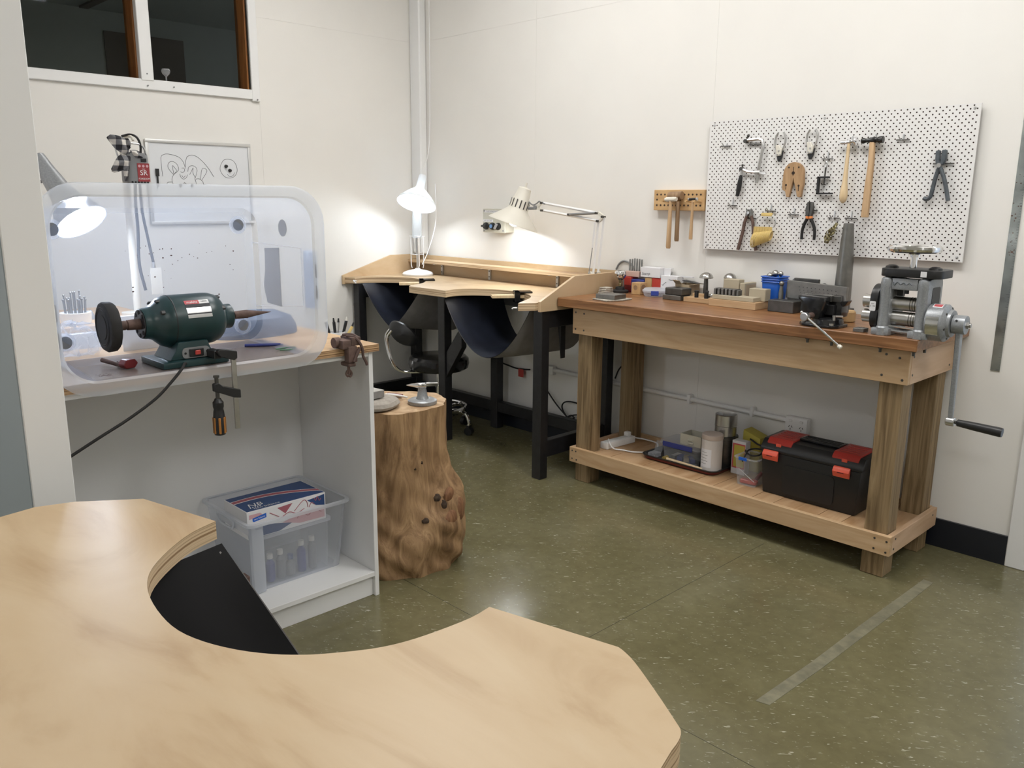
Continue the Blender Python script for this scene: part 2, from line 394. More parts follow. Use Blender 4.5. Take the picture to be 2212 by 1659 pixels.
# doorway trim
tr = thing('trim_1', 'pale grey timber door surround at the right end of the wall', None, (-.83, WY, 0), kind='structure')
build('door_jamb', B(-.872, DX0, WY-.016, WY, 0, DZ+.07), 'white', tr, .003)
build('door_jamb', B(DX0-.0, DX0+.018, WY-.012, WY+.14, 0, DZ), 'white', tr, .002)
build('door_jamb', B(DX1, DX1+.07, WY-.016, WY, 0, DZ+.07), 'white', tr, .003)
build('door_head', B(DX0, DX1, WY-.016, WY, DZ, DZ+.07), 'white', tr, .003)
struct('floor_beyond', B(-3.0, 2.7, 3.80, 6.5, -.05, -.001), 'outside', label='pale floor seen through the doorway')
struct('wall_beyond', B(-3.0, 2.7, 6.0, 6.1, 0, CH), 'outside', label='pale wall seen through the doorway')
# left wall with the window opening
LW = .0015
wl = struct('wall_left', B(WX-.1, WX-LW, -3.1, WY+.1, 0, 2.03).box(WX-.1, WX-LW, -3.1, 1.25, 2.03, CH).box(WX-.1, WX-LW, 2.49, WY+.1, 2.03, CH).box(WX-.1, WX-LW, 1.25, 2.49, 2.96, CH), 'wall', label='off-white wall with the dark internal window')
for y0, y1, z0, z1 in ((2.513, WY-.001, 0, 2.47), (2.513, WY-.001, 2.47, CH), (.586, 2.511, 0, 2.02), (.586, 1.24, 2.02, CH), (1.24, 2.511, 2.97, CH), (-3.1, .494, 0, CH)):
    struct('wall_panel', B(WX-LW+.0002, WX, y0+.0008, y1-.0008, z0+.0008, z1-.0008), 'wall', wl)
struct('wall_rear', B(-4.9, 2.7, -3.2, -3.1, 0, CH), 'wall', label='off-white wall behind the camera')
struct('wall_side', B(2.6, 2.7, -3.1, 3.85, 0, CH), 'wall', label='off-white wall to the right of the camera')
# partition end on the left edge of the view
pt = struct('wall_partition', B(WX, -2.153, .498, .583, 0, CH), 'white', label='white end of the partition wall at the left edge')
struct('painted_lining', B(WX, -2.158, .492, .4985, 0, CH), 'blue_wall', pt)
struct('corner_bead', B(-2.1535, -2.1475, .493, .5865, 0, CH), 'white', pt, bev=.002)
# skirtings
def skirt(nm, b, lb): struct(nm, b, 'skirt', label=lb)
skirt('baseboard_right', B(WX, -.873, WY-.013, WY-.0005, 0, .125), 'black vinyl skirting under the workbench wall')
skirt('baseboard_left', B(WX+.0005, WX+.013, .6, WY-.014, 0, .125), 'black vinyl skirting on the window wall')
# internal window
wn = thing('window_1', 'two-pane internal window with white frame and dark room behind', None, (WX, 1.86, 2.0), kind='structure')
FX = WX+.018
for nm, y0, y1, z0, z1 in (('sill_rail', 1.22, 2.463, 2.010, 2.064), ('jamb_trim', 2.461, 2.511, 2.000, 3.0), ('mullion', 1.829, 1.895, 2.055, 2.96), ('jamb_trim', 1.22, 1.288, 2.062, 2.96), ('head_rail', 1.22, 2.463, 2.95, 3.0)):
    build(nm, B(WX-.02 if nm != 'jamb_trim' else WX+.0005, FX+(.004 if nm == 'mullion' else .0), y0, y1, z0, z1), 'white', wn, .003)
for y0, y1 in ((1.288, 1.829), (1.895, 2.461)):
    build('timber_reveal', B(WX-.13, WX-.02, y1-.008, y1+.002, 2.06, 2.96).box(WX-.13, WX-.02, y0-.002, y0+.008, 2.06, 2.96), 'reveal', wn)
    build('timber_sill', B(WX-.13, WX-.021, y0, y1, 2.048, 2.066), 'reveal', wn)
    build('pane', B(WX-.105, WX-.100, y0+.006, y1-.006, 2.064, 2.955), 'glass', wn)
for y, z in ((1.86, 2.09), (1.86, 2.03), (2.0, 2.035), (2.49, 2.9), (2.49, 2.01)):
    build('screw_head', M().cyl((FX+.002, y, z), (FX+.006, y, z), .004, n=8), 'grey_plastic', wn)
dr = struct('room_beyond_window', M().box(-7.0, -6.9, -.2, 4.2, 1.0, 2.9).box(-6.9, WX-.1, -.3, -.2, 1.0, 2.9).box(-6.9, WX-.1, 4.2, 4.3, 1.0, 2.9).box(-6.9, WX-.1, -.2, 4.2, 2.8, 2.9).box(-6.9, WX-.1, -.2, 4.2, 1.0, 1.05), 'dark_room', label='unlit grey room behind the internal window')
struct('ceiling_batten', B(-6.85, -4.9, 2.25, 2.31, 2.785, 2.80), 'dark_card', dr)
nb = build('notice_board', B(-6.9, -6.885, 2.42, 3.02, 2.28, 2.66), 'dark_card', label='dark brown board hanging in the unlit room behind the window', cat='board')
gl = M().lathe([(.016, 0), (.018, .004), (.004, .008), (.004, .03), (.02, .045), (.024, .06), (.02, .07)], (WX-.06, 1.995, 2.066), n=14)
build('glass_ornament', gl, 'acrylic', label='tiny clear glass on the window sill', cat='ornament')
# service pipes
build('corner_conduit', M().box(WX+.001, WX+.112, WY-.062, WY-.001, 1.075, CH-.002), 'white', label='white boxed pipe running up the corner of the room', cat='pipe', bev=.02, seg=3)

# ---------------------------------------------------------------- ceiling lights (fixtures above the view, the rear one added for fill)
def troffer(x, y, lab):
    t = thing('ceiling_light', lab, 'light', (x, y, CH-.06), 'fluorescent ceiling panels')
    build('housing', M().box(x-.62, x+.62, y-.32, y-.30, CH-.06, CH).box(x-.62, x+.62, y+.30, y+.32, CH-.06, CH).box(x-.62, x-.60, y-.30, y+.30, CH-.06, CH).box(x+.60, x+.62, y-.30, y+.30, CH-.06, CH), 'white_plastic', t)
    build('diffuser', B(x-.598, x+.598, y-.298, y+.298, CH-.052, CH-.045), 'diffuser', t)
for x, y, lab in ((-3.0, 2.40, 'fluorescent ceiling panel above the jeweller desk'), (-1.1, 2.40, 'fluorescent ceiling panel above the workbench'), (-3.4, -.1, 'fluorescent ceiling panel beyond the partition'), (.8, 1.7, 'fluorescent ceiling panel near the doorway'), (.6, -1.6, 'added fill light panel on the ceiling at the rear of the room')):  # last panel is an added fill light, unseen behind the camera
    troffer(x, y, lab)

# ================================================================ workbench
TZ = .965
wb = thing('workbench', 'heavy timber workbench with red-brown top and lower shelf', 'workbench', (-2.0, 3.42, 0))
build('tabletop', B(-2.888, -1.114, 3.122, 3.674, .920, TZ), 'jarrah', wb, .003)
ap = build('front_apron', B(-2.815, -1.148, 3.163, 3.182, .785, .9195), 'pine', wb, .0015)
ar = build('end_apron', B(-1.168, -1.147, 3.1825, 3.65, .785, .9195), 'pine_y', wb, .0015)
build('end_apron', B(-2.815, -2.795, 3.1825, 3.65, .785, .9195), 'pine_y', wb, .0015)
build('rear_apron', B(-2.7945, -1.1685, 3.63, 3.65, .785, .9195), 'pine', wb, .0015)
for x0, x1 in ((-2.792, -2.702), (-1.259, -1.169)):
    for y0, y1 in ((3.183, 3.273), (3.54, 3.629)):
        build('leg', B(x0, x1, y0, y1, 0, .919), 'treated', wb, .003)
sf = build('shelf_front_rail', B(-2.815, -1.144, 3.160, 3.1815, .103, .183), 'pine', wb, .0015)
se = build('shelf_end_rail', B(-1.166, -1.144, 3.1825, 3.645, .103, .183), 'pine_y', wb, .0015)
build('shelf_end_rail', B(-2.815, -2.794, 3.1825, 3.645, .103, .183), 'pine_y', wb, .0015)
build('shelf_rear_rail', B(-2.7935, -1.1665, 3.632, 3.652, .103, .183), 'pine', wb, .0015)
SZ = .165
npl = 16; w = (2.7925-1.168)/npl
for i in range(npl):
    x = -2.7925+i*w
    if i in (0, npl-1):    # the end boards are notched round the legs
        a, b_ = (-2.700, x+w-.0008) if i == 0 else (x+.0008, -1.261)
        q = M().box(x+.0008, x+w-.0008, 3.275, 3.538, .145, SZ)
        if b_ > a: q.box(a, b_, 3.183, 3.2745, .145, SZ).box(a, b_, 3.5385, 3.631, .145, SZ)
    else: q = B(x+.0010, x+w-.0010, 3.183, 3.631, .145, SZ-.0006*(i % 3))
    build('shelf_plank', q, 'pine_x2', wb, 0)
def screws(parent, pts, d, r=.0045):
    first = None
    for p in pts:
        q = M().cyl(p, (p[0]+d[0]*.0012, p[1]+d[1]*.0012, p[2]), r, n=8)
        build('screw_head', q, 'dark_steel', parent, flat=True)
screws(ap, [(-2.795, 3.163, .895), (-2.74, 3.163, .893), (-2.795, 3.163, .81), (-2.74, 3.163, .808), (-1.235, 3.163, .893), (-1.185, 3.163, .885), (-1.245, 3.163, .812), (-1.168, 3.163, .803)], (0, -1), .005)
screws(ar, [(-1.147, 3.20, .82), (-1.147, 3.20, .89), (-1.147, 3.585, .81)], (1, 0))
screws(sf, [(-2.795, 3.160, .165), (-2.77, 3.160, .165), (-2.795, 3.160, .122), (-2.765, 3.160, .120), (-1.205, 3.160, .165), (-1.158, 3.160, .162), (-1.205, 3.160, .122), (-1.158, 3.160, .118)], (0, -1))
screws(se, [(-1.144, 3.21, .165), (-1.144, 3.20, .125), (-1.144, 3.60, .160)], (1, 0))
for x, y in ((-1.545, 3.150), (-1.445, 3.150), (-1.255, 3.150), (-1.136, 3.158), (-1.135, 3.262)):
    build('bolt', M().cyl((x, y, .9195), (x, y, .900), .0055, n=8).cyl((x, y, .9195), (x, y, .914), .009, n=6), 'dark_steel', wb)

# ================================================================ jeweller's desk in the corner
DT = .944
jd = thing('jeweller_desk', "two-place jeweller's desk with curved cut-outs on a black frame in the corner", 'desk', (-3.8, 3.35, 0))
def smooth2(P, k=6):
    Q = []
    for i in range(len(P)-1):
        a = P[max(i-1, 0)]; b = P[i]; c = P[i+1]; d = P[min(i+2, len(P)-1)]
        for j in range(k):
            t = j/k
            Q.append(tuple(.5*(2*b[e]+(c[e]-a[e])*t+(2*a[e]-5*b[e]+4*c[e]-d[e])*t*t+(3*b[e]-a[e]-3*c[e]+d[e])*t**3) for e in (0, 1)))
    return Q+[P[-1]]
n1 = smooth2([(-4.645, 3.07), (-4.645, 3.16), (-4.585, 3.25), (-4.50, 3.315), (-4.39, 3.343), (-4.27, 3.325), (-4.155, 3.27), (-4.075, 3.175), (-4.03, 3.07), (-3.985, 3.012)], 4)
n2 = smooth2([(-3.648, 3.014), (-3.672, 3.11), (-3.64, 3.19), (-3.577, 3.247), (-3.498, 3.283), (-3.408, 3.296), (-3.30, 3.278), (-3.20, 3.232), (-3.115, 3.160), (-3.05, 3.065), (-3.0, 2.975), (-2.962, 2.915)], 4)
outline = [(-4.722, 3.045)]+n1+n2+[(-2.9115, 2.985), (-2.9115, 3.655), (-4.722, 3.655)]
def slab(name, poly, z0, z1, top, edge, parent):
    """plywood slab: veneer faces + layered edge"""
    core = M().prism(poly, z0, z1-.0008); o = build(name, core, edge, parent)
    v = M(); v.prism(poly, z1-.0008, z1+.0004); build('top_veneer', v, top, o)
    return o
slab('desktop', outline, .906, DT, 'ply', 'ply_edge', jd)
build('side_panel', M().prism([(3.005, .898), (3.005, .950), (3.262, 1.066), (3.66, 1.070), (3.66, .898)], -2.911, -2.8935, 'yz'), 'ply_y', jd, .001)
build('side_panel', M().prism([(3.03, .898), (3.03, .956), (3.42, 1.074), (3.66, 1.074), (3.66, .898)], -4.738, -4.7225, 'yz'), 'ply_y', jd, .001)
build('back_board', B(-4.722, -2.9115, 3.6555, 3.672, .90, 1.070), 'ply', jd, .001)
build('back_shelf', B(-4.722, -2.9115, 3.565, 3.655, 1.020, 1.042), ['ply_edge'], jd, .001)
for x in (-4.45, -3.971, -3.377):
    br = build('bracket', B(x-.009, x+.009, 3.645, 3.6545, DT+.001, 1.0195).box(x-.009, x+.009, 3.575, 3.6445, 1.016, 1.0195), 'galv', jd)
    for z in (.965, 1.0): build('screw_head', M().cyl((x, 3.645, z), (x, 3.643, z), .004, n=8), 'dark_steel', br)
for x0, y0, h in ((-2.972, 3.035, .905), (-3.872, 3.135, .905), (-4.712, 3.10, .905), (-2.972, 3.565, .905), (-3.872, 3.565, .905), (-4.712, 3.565, .905)):
    build('leg', B(x0, x0+.062, y0, y0+.058, 0, h), 'black_paint', jd, .003)
for nm, b_ in (('side_rail', B(-2.960, -2.914, 3.0935, 3.5645, .808, .9055)), ('side_rail', B(-4.705, -4.655, 3.1585, 3.5645, .808, .9055)),
               ('rear_rail', B(-3.8095, -2.966, 3.575, 3.615, .81, .9055)), ('rear_rail', B(-4.6495, -3.8725, 3.575, 3.615, .81, .9055)),
               ('cross_rail', B(-3.865, -3.815, 3.1935, 3.5645, .83, .9055)),
               ('foot_rail', B(-2.958, -2.915, 3.0935, 3.5645, .115, .205)), ('foot_rail', B(-4.705, -4.66, 3.1585, 3.5645, .115, .205)),
               ('foot_rail', B(-3.8095, -2.966, 3.57, 3.618, .112, .178)), ('foot_rail', B(-4.6495, -3.8725, 3.57, 3.618, .112, .178))):
    build(nm, b_, 'black_paint', jd, .002)
build('brace', M().prism([(-3.8095, .40), (-3.8095, .55), (-3.665, .735), (-3.665, .60)], 3.145, 3.185, 'xz'), 'black_paint', jd, .002)
build('brace', M().prism([(-2.990, .80), (-2.968, .80), (-2.968, .62)], 3.24, 3.28, 'xz'), 'black_paint', jd, .002)
def sling(root, x0, x1, yf, yb, zt, d0, d1, p0=1.5, p1=5, rot=0, c=(0, 0), nm='skin', lin='leather'):
    def sheet(off):
        def fn(u, v):
            s = 2*u-1; p = p0+(p1-p0)*max(v, 0)**.7; D = d0+(d1-d0)*v
            z = zt-D*(1-abs(s)**p)+.05*v*v*0
            x = x0+(x1-x0)*u; y = yf+(yb-yf)*v+.02*sin(u*9)*v
            return (x, y, z)
        def gn(u, v):
            e = 1e-3; P = Vector(fn(u, v)); a = Vector(fn(u+e, v))-Vector(fn(u-e, v)); b = Vector(fn(u, v+e))-Vector(fn(u, v-e))
            n = a.cross(b); n = n.normalized()*(1 if n.z > 0 else -1); return tuple(P-n*off)
        q = M().grid(gn, 29, 12)
        if rot: q.rz(rot, c)
        return q
    a = sheet(0); b_ = sheet(.004)
    b_.f = [f[::-1] for f in b_.f]
    o = build(nm, a, lin, root); build('suede_underside', b_, 'suede', o)
    return o
sling(jd, -3.70, -3.00, 3.045, 3.50, .9055, .305, .30, 2.0)
sling(jd, -4.62, -4.02, 3.115, 3.50, .9055, .25, .30, 1.4)
# bench pins with clamps
for x, y, a in ((-3.30, 3.275, .0), (-4.20, 3.31, .0)):
    pin = M().prism([(x-.03, y+.04), (x+.03, y+.04), (x+.03, y-.17), (x+.012, y-.17), (x, y-.06), (x-.012, y-.17), (x-.03, y-.17)], .9175, .9335).rz(-.62, (x, y))
    build('bench_pin', pin, 'handle_pale', jd, .001)
    cl = M().box(x-.042, x+.042, y-.045, y-.014, .890, .954).box(x-.042, x+.042, y-.045, y+.055, .9455, .954).box(x-.042, x+.042, y-.045, y+.055, .890, .9045).rz(-.62, (x, y))
    build('pin_clamp', cl, 'black_gloss', jd, .002)
build('eyelet', M().tube([(-4.625, 3.07, .925), (-4.62, 3.045, .93), (-4.60, 3.035, .925), (-4.585, 3.04, .915)], .004, 6, 4), 'white_plastic', jd)
build('eyelet', M().tube([(-2.975, 2.92, .92), (-2.985, 2.905, .92), (-2.99, 2.90, .915)], .004, 6, 4), 'white_plastic', jd)

# ================================================================ curved bench in the foreground
FZ = .78; s_ = (1.45-FZ)/(1.45-.942)
arcp = smooth2([(-1.234, .537), (-1.214, .489), (-1.176, .440), (-1.129, .396), (-1.086, .372), (-1.039, .358), (-.982, .350), (-.932, .350), (-.886, .361), (-.842, .381), (-.807, .405), (-.784, .427), (-.767, .448), (-.739, .493), (-.725, .531), (-.718, .575), (-.715, .626), (-.720, .662)], 3)
right = smooth2([(-.545, .705), (-.533, .702), (-.510, .692), (-.462, .664), (-.417, .636), (-.403, .626), (-.396, .612), (-.392, .595)], 3)
poly = [(-1.416, .492)]+arcp+right+[(-.384, .567), (-.36, .45), (-.36, .10), (-.6, -.22), (-1.1, -.22), (-1.40, .0), (-1.487, .291), (-1.498, .345), (-1.480, .402)]
poly = [(x*s_, y*s_) for x, y in poly]
cb = thing('curved_bench', 'foreground plywood bench with a round bite cut out of its edge', 'bench', (-1.2, .3, 0))
slab('benchtop', poly, FZ-.040, FZ, 'ply', 'ply_edge', cb)
for x, y in ((-1.83, .50), (-.80, .72), (-1.75, .0), (-.65, .05)):
    build('leg', B(x-.03, x+.03, y-.03, y+.03, 0, FZ-.0405), 'black_paint', cb, .003)
for a, b_ in (((-1.75, .0), (-.65, .05)), ):
    build('foot_rail', B(-1.7195, -.681, .0, .04, .15, .21), 'black_paint', cb, .002)
ang = math.atan2(.662-.537, -.720+1.234)
L1 = Vector((-1.234*s_, .537*s_)); wid = .70
sling(cb, L1.x+.025, L1.x+wid, L1.y-.008, L1.y-.36, FZ-.041, .30, .26, 1.0, 5, ang, (L1.x, L1.y), lin='felt')

# ================================================================ white cabinet with plywood top
CT = .952
cab = thing('white_cabinet', 'open white cabinet with an amber plywood top below the clear tub', 'cabinet', (-2.65, 1.12, 0))
build('side_panel', B(-2.915, -2.411, 1.6395, 1.657, 0, .927), 'white', cab, .001)
build('side_panel', B(-2.915, -2.411, .590, .607, 0, .927), 'white', cab, .001)
build('back_panel', B(-2.915, -2.899, .6075, 1.639, .0, .927), 'white', cab)
build('bottom_shelf', B(-2.8985, -2.411, .6075, 1.639, .080, .098), 'white', cab, .001)
build('kickboard', B(-2.443, -2.427, .6075, 1.639, 0, .0795), 'white', cab, .001)
build('top_rail', B(-2.430, -2.411, .6075, 1.639, .910, .927), 'white', cab, .001)
tp = [(-2.965, .588), (-2.398, .588), (-2.398, 1.676), (-2.965, 1.676)]
slab('worktop', tp, .9275, CT, 'ply_top2', 'ply_edge2', cab)

# ================================================================ tree stump
def stump():
    c = (-2.655, 1.935); H = .655; NT, NZ = 96, 64
    rd = math.atan2(.717, .697)          # towards the right of the view
    def dd(a, b_): return (a-b_+pi) % (2*pi)-pi
    lump = [(rd-.18, .25, .085, .42, .125), (rd-.75, .18, .045, .35, .10), (rd-1.2, .10, .03, .4, .09), (rd-.35, .08, .055, .3, .12), (rd+.5, .1, .04, .4, .1), (rd-2.0, .05, .035, .5, .15), (rd+2.5, .1, .04, .5, .2)]
    random.seed(11); ph = [random.uniform(0, 6.28) for _ in range(12)]
    def rad(a, t):
        z = t*H
        r = .196+.030*(1-t)**2.2+.009*sin(3*a+ph[0]+t)+.006*sin(5*a+ph[1]+2*t)+.0035*sin(11*a+ph[2]+3*t)+.002*sin(23*a+ph[3]+5*t)
        for la, lz, am, wa, wz in lump:
            r += am*math.exp(-(dd(a, la)/wa)**2-((z-lz)/wz)**2)
        # sawn-off root face on the right
        d = dd(a, rd-.1)
        if abs(d) < 1.1: 
            lim = .272/cos(d) if z < .40 else 9
            r = min(r, lim)
        # knots and burrs low on the front
        r += .010*(1-t)**2*sin(9*a+14*t+ph[4])*sin(31*t+4*a+ph[5])+.005*(1-t)*sin(40*t+7*a+ph[6])
        return r
    m = M()
    def fn(u, v):
        a = 2*pi*u; r = rad(a, v)
        return (c[0]+r*cos(a), c[1]+r*sin(a), v*H)
    m.grid(fn, NT, NZ)
    t = thing('tree_stump', 'thick tree stump with knotted roots used as an anvil stand', 'stump', (c[0], c[1], 0))
    tk = build('trunk', m, 'stump', t)
    kd = mat('dark_knot', (.05, .03, .018), .85, 0, .4, 60, .4); kr = wood('red_root_wood', (.13, .055, .025), (.30, .155, .075), (9, 9, 4), 3, .75, 2, .5)
    def knot(a, z, w, h, k_, nm='knot'):
        r = rad(a % (2*pi), z/H)-.006; p = (c[0]+r*cos(a), c[1]+r*sin(a), z)
        q = M().lathe([(.0, .012), (.4, .011), (.8, .007), (1.0, .0), (1.05, -.006)], (0, 0, 0), (1, 0, 0), 14)
        q.v = [(x, y*w+.002*sin(9*y+z0), z0*h+.002*cos(7*z0+y)) for x, y, z0 in q.v]
        q.xf(Matrix.Translation(p) @ Matrix.Rotation(a, 4, 'Z')); build(nm, q, k_, tk)
    for a, z, w, h in ((rd-.98, .225, .017, .012), (rd-.70, .30, .016, .016), (rd-.62, .27, .014, .02), (rd-1.1, .43, .005, .004), (rd-.95, .45, .004, .006)): knot(a, z, w, h, kd)
    for a, z, w, h in ((rd-.45, .30, .035, .03), (rd-.52, .21, .045, .035), (rd-.33, .235, .03, .05)): knot(a, z, w, h, kr, 'root_scar')
    top = [(c[0]+rad(2*pi*i/NT, 1)*cos(2*pi*i/NT), c[1]+rad(2*pi*i/NT, 1)*sin(2*pi*i/NT)) for i in range(NT)]
    build('sawn_top', M().prism([(c[0]+(x-c[0])*.995, c[1]+(y-c[1])*.995) for x, y in top], H-.004, H+.0005), 'stump_cut', t)
    return H
STZ = stump()
# ================================================================ clear tub on its side
tub = thing('plastic_tub', 'large clear plastic tub lying on its side as a dust hood', 'tub', (-2.57, 1.05, .953))
def loop(x, y0, y1, z0, z1, r, n=8): return [(x, a, b) for a, b in rrect(y0, y1, z0, z1, r, n)]
secs = [(-2.755, .755, 1.375, 1.005, 1.372, .06), (-2.765, .722, 1.410, .975, 1.400, .06), (-2.752, .702, 1.424, .957, 1.416, .065), (-2.60, .685, 1.424, .9565, 1.430, .07), (-2.45, .668, 1.424, .956, 1.446, .08), (-2.392, .662, 1.424, .956, 1.450, .085)]
L = [loop(*q) for q in secs]; n = len(L[0]); m = M()
vs = [p for l_ in L for p in l_]; fs = []
for j in range(len(L)-1): fs += [(j*n+i, j*n+(i+1) % n, (j+1)*n+(i+1) % n, (j+1)*n+i) for i in range(n)]
fs.append(tuple(range(n-1, -1, -1))); m.add(vs, fs)
build('shell', m, 'clear', tub)
m = M(); rim = [loop(-2.392, .662, 1.424, .956, 1.450, .085), loop(-2.384, .655, 1.430, .950, 1.455, .09), loop(-2.384, .630, 1.461, .921, 1.480, .11), loop(-2.387, .624, 1.467, .914, 1.486, .115), loop(-2.3955, .623, 1.468, .913, 1.487, .115)]
vs = [p for l_ in rim for p in l_]; fs = []
for j in range(4): fs += [(j*n+i, j*n+(i+1) % n, (j+1)*n+(i+1) % n, (j+1)*n+i) for i in range(n)]
m.add(vs, fs); build('rim', m, 'clear_rim', tub)
build('latch', B(-2.455, -2.393, 1.4245, 1.444, 1.095, 1.285), 'clear_rim', tub, .006, 2)
build('latch', B(-2.455, -2.393, .642, .6615, 1.03, 1.22), 'clear_rim', tub, .006, 2)
for y, zs in ((1.434, (1.15, 1.22)), (.653, (1.075, 1.15))):
    for z in zs: build('latch_slot', B(-2.3929, -2.3915, y-.0025, y+.0025, z-.022, z+.022), 'black', tub)
build('handle_recess', M().tube([(-2.80, 1.4225, 1.07), (-2.80, 1.4225, 1.295), (-2.46, 1.4225, 1.29), (-2.46, 1.4225, 1.10)], .0022, 6, closed=True), 'milky', tub)
for y, z in ((1.356, 1.358), (1.352, 1.010), (.768, 1.354), (.772, 1.012)):
    f = build('castor_socket', M().lathe([(.030, 0), (.030, .006), (.023, .007), (.023, .003), (.0, .003)], (-2.764, y, z), (1, 0, 0), 20), 'milky', tub)
    build('rubber_plug', M().cyl((-2.7605, y, z), (-2.757, y, z), .0195, n=20), 'grey_plastic', f)
sm = mat('grey_sticker', (.42, .42, .43), .8)
build('sticker', M().lathe([(.028, 0), (.028, .0006)], (-2.57, 1.4205, 1.352), (0, -1, 0), 20), sm, tub)
build('sticker', M().prism([(-2.70, 1.09), (-2.60, 1.085), (-2.60, 1.285), (-2.70, 1.28), (-2.705, 1.2), (-2.72, 1.15)], 1.4195, 1.4202, 'xz'), sm, tub)
random.seed(5)
dk = mat('polishing_compound_specks', (.10, .06, .055), .8)
for i in range(34):     # splashes of polishing compound on the back of the tub
    y = random.uniform(.95, 1.33); z = random.uniform(1.1, 1.3); r = random.uniform(.001, .0026)
    if i < 10: y = random.uniform(1.03, 1.12); z = random.uniform(1.16, 1.3)
    build('compound_speck', M().lathe([(r, 0), (r, .0004)], (-2.7525, y, z), (1, 0, 0), 6, sx=random.uniform(.6, 1.8)), dk, tub, flat=True)

# ================================================================ buffing motor
AX, AZ = -2.50, 1.086
mo = thing('buffing_motor', 'dark green bench buffing motor inside the clear tub', 'motor', (AX, 1.03, .958))
body = M().lathe([(.030, .906), (.044, .907), (.046, .915), (.046, .922), (.050, .935), (.061, .948), (.071, .960), (.077, .976), (.0785, .985), (.0785, 1.098), (.0775, 1.112), (.071, 1.131), (.060, 1.143), (.049, 1.149), (.041, 1.155), (.038, 1.163), (.038, 1.180), (.033, 1.184), (.0, 1.184)], (AX, 0, AZ), (0, 1, 0), 40)
bd = build('motor_body', body, 'green', mo)
build('seam_groove', M().lathe([(.0788, .9835), (.0792, .985), (.0788, .9865)], (AX, 0, AZ), (0, 1, 0), 40), 'black', bd)
cap = build('end_cap', M().lathe([(.030, .9035), (.042, .9035), (.0435, .9055)], (AX, 0, AZ), (0, 1, 0), 24), 'black', mo)
for k in range(8):
    a = 2*pi*k/8; build('vent_hole', M().cyl((AX+.034*cos(a), .9034, AZ+.034*sin(a)), (AX+.034*cos(a), .902, AZ+.034*sin(a)), .006, n=8), 'rubber', cap)
for a in (.55, 1.3, 2.2):
    for y, rr in ((.953, .0665), (1.136, .0665)):
        p = (AX+rr*cos(a), y, AZ+rr*sin(a)); build('vent_slot', M().box(p[0]-.007, p[0]+.007, y-.008, y+.008, p[2]-.004, p[2]+.004).rot(-a+pi/2, (0, 1, 0), p), 'black', bd, .003)
build('arbor', M().lathe([(.013, .834), (.014, .860), (.014, .862), (.0125, .863), (.0125, .866), (.015, .868), (.0165, .905)], (AX, 0, AZ), (0, 1, 0), 16), 'rust', mo)
build('tapered_spindle', M().lathe([(.0075, 1.184), (.0075, 1.195), (.0125, 1.196), (.0135, 1.24), (.0125, 1.242), (.0005, 1.325)], (AX, 0, AZ), (0, 1, 0), 16), 'rust', mo)
def wheelprof(): 
    return [(.002, .800), (.035, .799), (.036, .801), (.062, .801), (.068, .803), (.071, .808), (.071, .826), (.068, .832), (.06, .834), (.015, .834)]
wm = M().lathe(wheelprof(), (AX, 0, AZ), (0, 1, 0), 48); random.seed(2)
wm.v = [(AX+(x-AX)*s, y, AZ+(z-AZ)*s) for (x, y, z) in wm.v for s in [1+(random.uniform(-.022, .022) if (x-AX)**2+(z-AZ)**2 > .066**2 else 0)]]
wh = build('buffing_wheel', wm, 'rubber', mo)
for r in (.05, .056): build('stitch_ring', M().tube([(AX+r*cos(2*pi*k/24), .8005, AZ+r*sin(2*pi*k/24)) for k in range(24)], .0012, 4, closed=True), 'black', wh)
build('base_plate', M().prism([(-2.582, .928), (-2.408, .928), (-2.408, 1.128), (-2.582, 1.128)], .958, .977), 'green', mo, .004, 2)
build('pedestal', M().prism([(.958, .9775), (1.110, .9775), (1.083, 1.005), (1.075, 1.03), (.985, 1.03), (.977, 1.005)], -2.56, -2.432, 'yz'), 'green', mo, .004, 2)
sp = build('switch_plate', M().prism(rrect(.994, 1.078, .980, 1.012, .012), -2.4319, -2.429, 'yz'), 'grey_plastic', mo)
build('switch_bezel', B(-2.4289, -2.424, 1.014, 1.058, .984, 1.008), 'black', sp, .002)
build('red_rocker', B(-2.4239, -2.420, 1.030, 1.047, .989, 1.003), 'red', sp, .002)
for y in (1.003, 1.070): build('screw_head', M().cyl((-2.429, y, .996), (-2.427, y, .996), .0035, n=8), 'black', sp)
def lab(a0, a1, y0, y1, r=.0791): return M().grid(lambda u, v: (AX+r*cos(a0+(a1-a0)*v), y0+(y1-y0)*u, AZ+r*sin(a0+(a1-a0)*v)), 2, 8)
np_ = build('name_plate', lab(.18, .92, 1.018, 1.092), 'silver', mo)
build('red_band', lab(.74, .92, 1.018, 1.062, .0794), 'print_red', np_); build('white_band', lab(.74, .92, 1.062, 1.092, .0794), 'print_white', np_)
build('dark_band', lab(.58, .735, 1.018, 1.092, .0794), 'print_dark', np_); build('dark_band', lab(.31, .36, 1.018, 1.092, .0794), 'print_dark', np_)
def on(a, y, r=.0797): return (AX+r*cos(a), y, AZ+r*sin(a)), (-sin(a), 0, cos(a))
p, u_ = on(.82, 1.040); text('makita', .0125, p, (0, 1, 0), u_, 'print_white', np_, shear=.2)
p, u_ = on(.83, 1.077); text('GB800', .007, p, (0, 1, 0), u_, 'print_dark', np_)
build('power_cord', M().tube([(-2.418, 1.000, .966), (-2.398, .985, .972), (-2.372, .965, .962), (-2.366, .93, .93), (-2.364, .88, .888), (-2.364, .80, .842), (-2.367, .72, .803), (-2.372, .64, .762), (-2.395, .62, .745), (-2.44, .612, .73)], .0042, 8, 5), 'rubber', mo)

build('grime_film', B(-2.745, -2.40, .72, 1.41, .9566, .9572), 'grime', tub)
